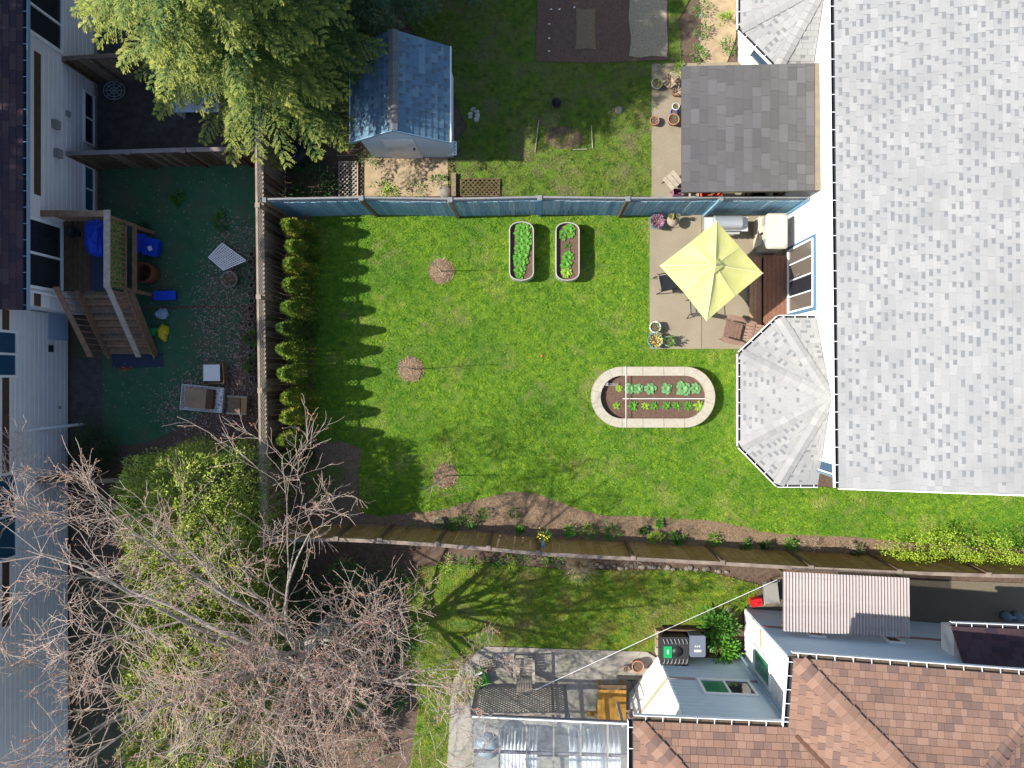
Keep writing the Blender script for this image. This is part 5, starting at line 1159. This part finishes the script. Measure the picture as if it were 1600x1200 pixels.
p_, d_, _ = clump_pts(60,.12,.12,.14,6); foliage('flowers', p_+[0,0,.13], d_, .06, .03, M['pink'], t)
# clothes line
top('clothes_line', MB().tube([P(1214,906,2.2), P(1020,993,2.0), P(836,1078,2.1)], .008, 4), M['white'], 'thin white clothes line stretched above the south lawn', 'line')
# bins
MBw = thing('block_wall', 'low tan block wall beside the composter', 'wall', (*P(1029,1000).xy, 0))
for k in range(3): MB().box(P(1023,0).x,P(1034,0).x,P(0,1018-k*13+.0).y,P(0,1006-k*13+.5).y,0,.3).build('block', M['sand'] if k else M['stone'], MBw, True)
MB().bar(P(1035,981,.2), P(1100,983,.2), .05, .35).build('back_board', M['woodd'], MBw, True)
t = thing('composter', 'ribbed black composter with a green label on lid', 'composter', (*P(1054,1018,.8).xy, 0)); w_ = .4
MB().prism(rrect(.4,.4,.06), 0, .75).build('body', M['black'], t); MB().prism(rrect(.42,.42,.08), .75, .8).build('lid', M['blackr'], t)
for k in range(7):
    for s_ in (-1,1): MB().tube([(-.33+k*.11, s_*.36, .8),(-.33+k*.11+.03, s_*.3, .83),(-.33+k*.11+.05, s_*.22, .8)], .016, 5).build('rib', mat('grey_sheen_plastic', (.2,.2,.21), rough=.4), t)
MB().lathe((.08,0,.8), [(.16,0),(.15,.03),(.001,.035)], 16).build('vent_cap', M['black'], t); MB().box(-.32,-.08,-.18,.16,.803,.83).build('hatch', M['greenp'], t); MB().obox((-.2,.0,.833),(.03,.12,.004)).build('label_print', M['white'], t)
t = thing('wheelie_bin', 'slate grey wheelie bin with white lettering next to composter', 'bin', (*P(1090,1010,.95).xy, 0)); mb = MB()
mb.add([(-.16,-.24,0),(.16,-.24,0),(.16,.2,0),(-.16,.2,0),(-.21,-.3,.9),(.21,-.3,.9),(.21,.28,.9),(-.21,.28,.9)], [(3,2,1,0),(4,5,6,7),(0,1,5,4),(1,2,6,5),(2,3,7,6),(3,0,4,7)]); mb.build('body', M['greyp'], t)
MB().prism(rrect(.23,.31,.06), .9, .95).build('lid', mat('slate_lid', (.13,.155,.2), rough=.45), t); MB().tube([(-.2,.33,.93),(.2,.33,.93)], .018, 6).build('handle', M['black'], t)
for k in range(3): MB().box(-.08+k*.06,-.05+k*.06,-.02,.02,.951,.955).build('lettering', M['white'], t); 
MB().box(-.1,.1,-.16,-.1,.951,.955).build('lettering', M['white'], t)
for s_ in (-1,1): MB().tube([(s_*.2-.02,.22,.09),(s_*.2+.02,.22,.09)], .09, 12).build('wheel', M['black'], t)
box_plant(1122,985,.5,.7,M['green'],'big leafy laurel shrub upper part beside grey bin',900,.16,name='laurel_shrub',nc=16,cat='shrub',W=.07); box_plant(1128,1018,.42,.5,M['lettuce'],'bright leafy shrub in the corner of the blue grey walls',500,.14,name='laurel_shrub',nc=12,cat='shrub',W=.07)
for k in range(7): rock(1132+random.uniform(-12,12), 962+random.uniform(-9,9), random.uniform(.07,.13), 'tan rock in the pile beside the lit house corner', 0, group='tan rocks by the house corner')
c = P(1182,941,.2); t = thing('fuel_can', 'bright red plastic can near the lean-to', 'can', (c.x,c.y,.0), .2); MB().prism(rrect(.16,.11,.03), 0, .26).build('body', M['redp'], t); MB().tube([(-.08,0,.26),(-.08,0,.31),(.06,0,.31),(.06,0,.26)], .015, 6).build('handle', M['redp'], t)
t = thing('hand_cart', 'grey folding hand cart by the end of lean-to', 'cart', (*P(1206,928,.4).xy, 0), .1)
MB().box(-.22,.22,-.3,.3,.3,.33).build('bed', mat('grey_tray', (.25,.24,.22)), t)
for s_ in (-1,1): MB().tube([(s_*.22,-.34,.32),(s_*.22,.36,.32),(s_*.2,.42,.6)], .014, 6).build('rail', M['steel'], t); MB().tube([(s_*.24-.02,-.22,.14),(s_*.24+.02,-.22,.14)], .14, 12).build('wheel', M['black'], t)
t = thing('water_meter', 'pair of grey outdoor units on the alley by the wall', 'unit', (*P(1586,966,.3).xy, 0))
for k in range(2): MB().lathe((-.15+k*.32,0,0), [(.001,0),(.14,0),(.14,.2),(.08,.3),(.001,.3)], 12).build('cylinder', mat('slate_metal', (.12,.17,.2)), t)
MB().bar((-.15,0,.22),(.3,0,.22), .06, .06).build('pipe', M['gutb'], t)

# ================================================================== BED PLANTS
for px, py, r, h, m, lb in ((713,820,.22,.3,'green','green clump just right of the ringed pot plant'),(731,815,.2,.3,'green','leafy clump between ringed pot and clipped balls'),
    (810,827,.12,.18,'green','tiny green tuft below the round clipped ball'),(893,828,.2,.28,'lettuce','fresh green clump with red tips in the bed'),(921,832,.26,.32,'shrub','yellow green twiggy shrub in the bed'),
    (958,833,.24,.25,'green','sparse grey green clump in the bed'),(1027,841,.2,.25,'lime','lime clump left of the sprawling pair in bed'),(1046,838,.2,.22,'green','sprawling green plant in the middle of the bed'),
    (1114,845,.2,.3,'shrub','yellowish clump against the fence boards'),(1162,852,.18,.24,'green','small green clump left of dark evergreen'),(1198,853,.17,.3,'dgreen','dark evergreen tuft in the bed'),(1237,852,.2,.2,'lettuce','bright green low plant right of dark tuft'),(1338,862,.19,.3,'dgreen','dark green tuft near the lime vine'),
    (1268,850,.26,.3,'dead','dry brown dead plant in the bed'),(1320,853,.24,.28,'dead','second dry brown plant, nearest the lime vine'),(640,832,.3,.4,'shrub','leggy yellow green shrub against fence under bare twigs'),(1062,842,.14,.2,'green','small green tuft right of sprawling plant'),(1005,828,.1,.15,'dgreen','wispy dark sprout in mid bed'),(1030,818,.1,.1,'lettuce','tiny sprouting bulb leaves near lawn edge')):
    box_plant(px, py, r, h, M[m], lb, 220 if m != 'dead' else 300, .08, W=.012 if m == 'dead' else None)
box_plant(757,803,.17,.28,M['green'],'small clipped evergreen ball, left one of two in the bed',500,.04,name='clipped_shrub',cone=0,nc=30,cat='shrub',sig=.15); box_plant(804,802,.17,.28,M['dgreen'],'darker clipped ball, right one of two in the bed',500,.04,name='clipped_shrub',cone=0,nc=30,cat='shrub',sig=.15)
pot(685,818,.17,.16,M['greypot'],'pale ringed pot of green leaves in the bed',.0,M['green'],60,.08)
t = thing('flower_post', 'blue grey post with yellow flowers at its top in the bed', 'post', (*P(848,838).xy, 0))
MB().box(-.05,.05,-.05,.05,0,1.3).build('post', M['gutb'], t); p_, d_, _ = clump_pts(130,.16,.2,.3,8); foliage('foliage', p_+[0,.12,.5], d_, .09, .04, M['green'], t); foliage('flowers', RG.normal(size=(40,3))*[.1,.12,.08]+[0,.15,.85], RG.normal(size=(40,3)), .06, .05, M['daff'], t)
# dead tussock and bare bush
def stems(px, py, n, L, r, m, label, name, z=0.0, up_=.6, tw=.004):
    c = P(px, py, z+.2); t = thing(name, label, 'plant', (c.x, c.y, z)); mb = MB()
    for k in range(n):
        a = random.uniform(0, 6.28); l = L*random.uniform(.5,1); e = random.uniform(.3,1.2)
        p1 = Vector((math.cos(a)*l*math.cos(e)*.5, math.sin(a)*l*math.cos(e)*.5, l*math.sin(e)*.6)); p2 = p1+Vector((math.cos(a+.4)*l*.5, math.sin(a+.4)*l*.5, l*.15*random.uniform(-1,1)*up_))
        mb.tube([(random.uniform(-.05,.05),random.uniform(-.05,.05),0), p1, p2], [tw*1.6, tw, tw*.5], 3, caps=False)
    mb.build('stems', m, t); return t
stems(906,884,260,.75,.3,mat('straw_stem', (.42,.33,.2), (.55,.45,.3), 5),'straw coloured dead grass tussock south of the brown fence','dead_tussock'); 
t = stems(990,872,70,.6,.3,M['twig'],'bare pale twiggy bush rising beside the brown fence','bare_bush', z=0.0); t.location.z = 0; t.scale = (1,1,3.0)
for k in range(34): rock(870+k*8+random.uniform(-4,4), 881+k*.35+random.uniform(-3,3), random.uniform(.04,.1), 'small rock in the strip along the south side of brown fence', 0, group='rocks along the brown fence')
for k in range(8): box_plant(700+k*24+random.uniform(-5,5), 877+random.uniform(-3,4), .2, .2, M['green' if k%2 else 'lime'], 'low weed growing along the south side of brown fence', 90, .08, group='weeds along the brown fence')
# lime vine on right end of fence
vt = thing('lime_vine', 'sprawling lime green leafed shrub over the fence, right edge', 'shrub', (*P(1500,862,.0).xy, 0))
cc = []; bm_ = MB(); base_ = Vector(P(1560,868,0))
for k in range(26):
    e_ = P(1385+k*9.2+random.uniform(-8,8), 862+random.uniform(-28,22), random.uniform(.7,1.5)); s_ = P(1400+k*9, 872, .1); md = s_.lerp(e_, .5)+Vector((0,0,.25))
    bm_.tube([s_, md, e_], [.012,.008,.004], 5)
    for t_ in np.linspace(.3,1,5): cc.append(np.array(s_.lerp(md, min(1, t_*2)) if t_ < .5 else md.lerp(e_, t_*2-1)))
bm_.build('branches', M['dead'], vt, True); cc = np.array(cc); idx = RG.integers(0, len(cc), 5200)
pos = cc[idx]+RG.normal(size=(5200,3))*[.12,.1,.1]; foliage('foliage', pos-np.array(vt.location), RG.normal(size=(5200,3))+[0,0,.5], .05, .035, mat('lime_vine_leaf', (.12,.24,.012), (.4,.5,.035), 6, rough=.5), vt)

# ================================================================== SHRUB ROW
SY = (357,390,416,447,483,516,548,584,620,649,684,716); SXp = (459,465,461,461,462,460,459,459,459,462,460,458)
ordn = ['first (northernmost)','second','third','fourth','fifth','sixth','seventh','eighth','ninth','tenth','eleventh','last (southernmost)']
for i, (py, px) in enumerate(zip(SY, SXp)):
    c = P(px, py, 1.0); gold = i in (0,2,8,9) ; t = thing('conifer_shrub', f'{ordn[i]} {"golden tinged" if gold else "green"} conical shrub in the row along the tall fence', 'shrub', (c.x+.02, c.y, -.012), 0, 'conical shrubs along the tall fence')
    ht = random.uniform(1.7,2.25) if i not in (11,) else 1.8; n = 5200
    z = RG.uniform(0,1,n)**.9; lay = np.sin(z*26+RG.uniform(0,6))*.05; rad = .33*random.uniform(.92,1.1)*np.clip((1-z)*1.25,0,1)**.55*(1+lay*2); a = RG.uniform(0,2*np.pi,n)
    lump = 1+.2*np.sin(a*4+z*9+i)*np.sin(z*14+a*2); rr = rad*lump*RG.uniform(.72,1.08,n)
    pos = np.stack([np.cos(a)*rr*1.1, np.sin(a)*rr*.85, z*ht+.03], 1); d = np.stack([np.cos(a), np.sin(a), np.full(n,1.0)], 1)+RG.normal(size=(n,3))*.3
    tn = np.clip(.4*(1 if gold else .45)+RG.normal(size=n)*.2+(np.sin(a*3+i)+np.sin(z*12))*.22*(1 if gold else .5), 0, 1)
    foliage('foliage', pos, d, RG.uniform(.05,.11,n), .03, M['shrub'] if i != 11 and i % 3 != 2 or gold else M['shrubg'], t, tn)
    MB().tube([(0,0,0),(0,0,ht*.8)], [.035,.01], 6).build('trunk', M['trunk'], t)
box_plant(505,760,.6,.7,M['shrub'],'mounded dull green shrub in the shaded corner under twigs',800,.08,name='corner_shrub',nc=14,cat='shrub')
for px, py, r, h, lb in ((275,308,.18,.2,'small dark tuft near the top of green carpet'),(343,345,.26,.3,'green fern like plant growing through the green carpet'),):
    box_plant(px, py, r, h, M['green'], lb, 180, .1, z=LZ)
box_plant(392,530,.25,.3,M['green'],'green weed beside the edging rings, upper one',160,.1,z=LZ); box_plant(398,570,.3,.3,M['shrub'],'yellowing weed beside the edging rings, lower one',200,.1,z=LZ)
box_plant(141,700,.75,.8,M['dgreen'],'dark evergreen bush at the corner of left path',1600,.09,name='dark_bush',z=LZ,nc=22,cat='shrub')
box_plant(222,355,.2,.2,M['dgreen'],'dark weeds beside the blue bins',120,.09,z=LZ)

# ================================================================== CONIFERS
def sprays(nb, zlo, zhi, Rmax, ht, seed, droop=.35, nside=15, nleaf=9, prof=.75, az=None, wob=.3, lsc=1.0, ll=.16):
    g = np.random.default_rng(seed); PO = []; DI = []; TI = []; LE = []
    for b in range(nb):
        f = g.uniform(0,1); z = zlo+(zhi-zlo)*f; R = Rmax*(1-f)**prof*g.uniform(.5,1.2)+.25; a = g.uniform(0,2*np.pi) if az is None else g.uniform(*az)
        rise = g.uniform(.0,.35)*(1-f*.2)+f*.5; ns_ = max(6, int(nside*R/2.2)); t = (np.arange(ns_)+1)/ns_
        bx_ = np.cos(a)*R*t; by_ = np.sin(a)*R*t; bz_ = z+R*(rise*t-droop*t**2)
        fw = np.array([np.cos(a), np.sin(a), 0]); sdv = np.array([-np.sin(a), np.cos(a), 0]); tb_ = g.normal()*.12; bt_ = g.uniform(-.22,.22)
        for s_ in (-1, 1):
            for i in range(ns_):
                L = (.1+.75*(R/2.6)*(1.02-t[i])**.75)*g.uniform(.75,1.15)*lsc*(.5 if t[i]<.4 else 1)
                if t[i] < .25: continue
                dv = fw*g.uniform(.6,1.0)+sdv*s_*g.uniform(.6,1.0)+np.array([0,0,g.normal()*wob-.12+tb_]); dv /= np.linalg.norm(dv); n_ = nleaf
                u = (np.arange(n_)+g.uniform(0,1,n_)*.8)/n_
                base_ = np.array([bx_[i],by_[i],bz_[i]]); p = base_+dv*(L*u)[:,None]+np.array([0,0,-1])*(L*.35*u**2)[:,None]
                side = np.cross(dv,[0,0,1]); sg = np.where(np.arange(n_)%2==0,1,-1)[:,None]
                dd = dv*.9+side*sg*g.uniform(.25,.6,(n_,1))+g.normal(size=(n_,3))*.14
                PO.append(p); DI.append(dd); TI.append(np.clip((t[i]-.52)*1.6*(.2+.8*u)+bt_+g.uniform(-.12,.1),0,1)); LE.append(np.full(n_, ll*(1-.4*u))*lsc)
    return np.concatenate(PO), np.concatenate(DI), np.concatenate(TI), np.concatenate(LE)
def conifer(name, label, loc, ht, zlo, Rmax, nb, seed, m, cat='tree', lean=(0,0), W=.035, group=None, prof=.75, **k):
    t = thing(name, label, cat, loc, 0, group)
    p, d, ti, le = sprays(nb, zlo, ht*.97, Rmax, ht, seed, prof=prof, **k)
    p[:,0] += lean[0]*p[:,2]/ht; p[:,1] += lean[1]*p[:,2]/ht
    foliage('crown', p, d, le, W, m, t, ti, flat=.35)
    MB().tube([(0,0,0),(lean[0]*.5,lean[1]*.5,ht*.5),(lean[0],lean[1],ht*.95)], [.22,.14,.03], 10).build('trunk', M['trunk'], t)
    return t
c = P(342,95,0)
conifer('cypress_tree', 'large sunlit yellow green conifer at the upper left', (-7.4, 9.25, LZ), 10.8, 2.3, 2.95, 720, 11, M['conif'], W=.026, prof=.34, nleaf=18, ll=.115, wob=.16, nside=17)
conifer('cypress_tree', 'darker conifer in shade beside the blue grey shed roof', (-5.6, 10.6, 0), 9.6, 1.0, 2.35, 420, 12, M['conifd'], W=.03, prof=.5, nleaf=13, ll=.12)
conifer('cypress_tree', 'tall conifer behind the darker one beyond the upper edge', (-3.9, 13.6, 0), 12.0, 1.0, 3.0, 200, 13, M['conifd'], W=.08, prof=.45)
# cedars (hedge of four)
for i, (px, py, R, h, lb) in enumerate(((309,785,1.72,3.9,'northernmost clipped cedar of the hedge below the left yard'),(312,875,1.6,3.7,'second cedar of the hedge, half veiled by bare twigs'),(304,965,1.6,3.8,'third cedar of the hedge under the bare branches'),(306,1055,1.6,3.8,'fourth cedar of the hedge near the bottom edge'),(310,1150,1.6,3.8,'lowest cedar of the hedge at the bottom edge'))):
    c = P(px, py, 2.7); t = thing('cedar_tree', lb, 'tree', (c.x, c.y, LZ), 0, 'cedars of the clipped hedge'); n = 24000
    z = RG.uniform(0,1,n)**.7; a = RG.uniform(0,2*np.pi,n); top_ = RG.uniform(0,1,n) < .5
    sq = 1/np.maximum(np.abs(np.cos(a)), np.abs(np.sin(a)))**.75
    rr = np.where(top_, np.sqrt(RG.uniform(0,1,n)), RG.uniform(.85,1.05,n))*R*sq*(1-.12*z); zz_ = np.where(top_, h+LZ*-1-.3*(rr/R)**3*1.0, z*h+.3)
    lump = np.sin(np.cos(a)*rr*4.3+i)*np.sin(np.sin(a)*rr*4.9+z*5)*.16+np.sin(np.cos(a)*rr*9+2*i)*np.sin(np.sin(a)*rr*8)*.09
    zz_ = zz_+np.where(top_, lump*2.0, 0)+RG.normal(size=n)*.04; rr = rr+np.where(top_, 0, lump*1.3)
    pos = np.stack([np.cos(a)*rr*.98, np.sin(a)*rr*.85, zz_], 1); d = np.stack([np.cos(a)*.6, np.sin(a)*.6, np.full(n,.9)], 1)+RG.normal(size=(n,3))*.55
    foliage('crown', pos, d, RG.uniform(.07,.14,n), .034, M['cedar'], t, np.clip(.2+lump*2+RG.normal(size=n)*.22,0,1))
    MB().tube([(0,0,0),(0,0,h*.8)], [.16,.05], 8).build('trunk', M['trunk'], t)
# evergreens added out of view, west of the left house, to shade its yard
for k in range(9):
    y = -13+k*3.3; h = 13.6+random.uniform(-.5,.6)
    conifer('shade_evergreen', 'unseen tall dark evergreen added to shade the left yard', (-21.2+random.uniform(-.3,.3), y, LZ), h+1.6, .6, 3.1, 150, 40+k, M['conifd'], W=.22, group='unseen evergreens added to shade the left yard', nside=10, nleaf=6, lsc=1.9, prof=.4)

# ================================================================== BIG BARE TREE
bt = thing('bare_tree', 'large leafless tree with pale branches and russet buds, lower left', 'tree', (-6.3, -7.3, 0))
br = random.Random(21)
SEG = {'limb': [], 'twig': []}; BUD = []
def grow(p, d, r, L, lvl):
    nseg = 6 if lvl < 2 else (5 if lvl == 2 else 4); pts = [p]; rs = [r]; dv = Vector(d).normalized(); q = Vector(p)
    bend = Vector((br.uniform(-1,1), br.uniform(-1,1), br.uniform(-.4,.8)))*(.22 if lvl < 2 else .26)
    for i in range(nseg):
        dv = (dv+bend/nseg*2+Vector((br.gauss(0,1), br.gauss(0,1), br.gauss(0,1)))*(.085+.02*lvl)).normalized()
        if q.z > 8.6: dv.z = min(dv.z, .12); dv.normalize()
        if q.z < 2.5: dv.z = max(dv.z, .1); dv.normalize()
        q = q+dv*(L/nseg); pts.append(q.copy()); rs.append(max(.005, r*(1-.82*(i+1)/nseg)))
    SEG['limb' if lvl < 2 else 'twig'].append((pts, rs, 7 if lvl == 0 else (5 if lvl == 1 else 3)))
    if lvl >= 3:
        for i in range(1, nseg+1):
            if br.random() < .42: BUD.append(pts[i]+Vector((br.uniform(-.02,.02), br.uniform(-.02,.02), 0)))
    if lvl < 4:
        nk = (6, 7, 6, 2)[lvl]
        for k in range(nk):
            t = br.uniform(.22,1) if lvl else br.uniform(.25,1); i = min(nseg-1, int(t*nseg)); b0 = pts[i].lerp(pts[i+1], t*nseg-i)
            ld = (pts[i+1]-pts[i]).normalized(); ax = Vector((br.gauss(0,1), br.gauss(0,1), br.gauss(0,1))).cross(ld).normalized(); ang = br.uniform(.45,1.0)
            nd = (ld*math.cos(ang)+ax*math.sin(ang)); nd.z += .15
            rr = max(.0065, rs[i]*(.55 if lvl == 0 else .5)); grow(b0, nd, rr, L*(.52,.56,.6,.5)[lvl]*br.uniform(.6,1.25)*(1.15-.4*t), lvl+1)
fk = Vector((0,.05,3.4))
SEG['limb'].append(([Vector((0,0,0)), Vector((.05,.05,1.2)), Vector((-.05,.0,2.4)), fk], [.26,.21,.19,.18], 10))
for a, el, L, r in ((15,32,6.2,.085),(48,38,6.0,.08),(78,45,5.7,.08),(108,42,6.3,.09),(138,42,6.6,.1),(160,35,6.8,.1),(190,40,6.2,.09),(222,45,5.6,.09),(262,40,5.5,.09),(300,35,4.8,.085),(335,34,4.0,.07),(60,68,5.0,.1),(200,64,5.4,.1),(10,62,3.8,.07)):
    a = math.radians(a+br.uniform(-8,8)); el = math.radians(el); st = fk+Vector((0,0,br.uniform(-.9,.3)))
    grow(st, Vector((math.cos(a)*math.cos(el), math.sin(a)*math.cos(el), math.sin(el))), r*.8, L*(.82 if math.cos(a) > .55 else 1), 0)
def tubes_np(segs):
    V = []; F = []; o = 0
    for pts, rs, n in segs:
        m = len(pts); A_ = np.array([tuple(p) for p in pts]); D = np.gradient(A_, axis=0); D /= np.linalg.norm(D, axis=1, keepdims=True)
        ref = np.array([0,0,1.0]) if abs(D[0,2]) < .9 else np.array([1.0,0,0]); S_ = np.cross(D, ref); S_ /= np.linalg.norm(S_, axis=1, keepdims=True); U = np.cross(D, S_)
        th = np.arange(n)*2*np.pi/n; R = np.array(rs)[:,None,None]
        v = A_[:,None,:]+R*(S_[:,None,:]*np.cos(th)[None,:,None]+U[:,None,:]*np.sin(th)[None,:,None]); V.append(v.reshape(-1,3))
        i, k = np.meshgrid(np.arange(m-1), np.arange(n), indexing='ij'); k2 = (k+1)%n
        F.append((np.stack([i*n+k, i*n+k2, (i+1)*n+k2, (i+1)*n+k], -1).reshape(-1,4))+o); o += m*n
    return np.concatenate(V), np.concatenate(F)
for s_ in SEG['limb'][:1]:
    V, F = tubes_np([s_]); link('trunk', np_mesh('trunk', V, F, [M['bark']], smooth=True), bt)
for s_ in SEG['limb'][1:]:
    V, F = tubes_np([s_]); link('limb', np_mesh('limb', V, F, [M['bark']], smooth=True), bt)
V, F = tubes_np(SEG['twig']); o = link('twigs', np_mesh('twigs', V, F, [M['twig']], smooth=True), bt); o['kind'] = 'stuff'
B_ = np.array([tuple(b) for b in BUD]); n = len(B_)
V, F = leaves(np.repeat(B_, 2, 0), RG.normal(size=(2*n,3)), RG.uniform(.016,.038,2*n), .019, 1.0); o = link('buds', np_mesh('buds', V, F, [M['bud']]), bt); o['kind'] = 'stuff'
print('twigs', len(SEG['twig']), 'limbs', len(SEG['limb']), 'buds', n)
# ivy / brush under the tree
for k in range(26):
    box_plant(450+(k%6)*32+random.uniform(-10,10), 895+(k//6)*78+random.uniform(-35,35), .55, .5, M['dgreen' if k%3 else 'green'], 'low dark undergrowth in the shade beneath the bare tree', 380, .1, name='undergrowth_bush', group='undergrowth beneath the bare tree', cat='shrub')
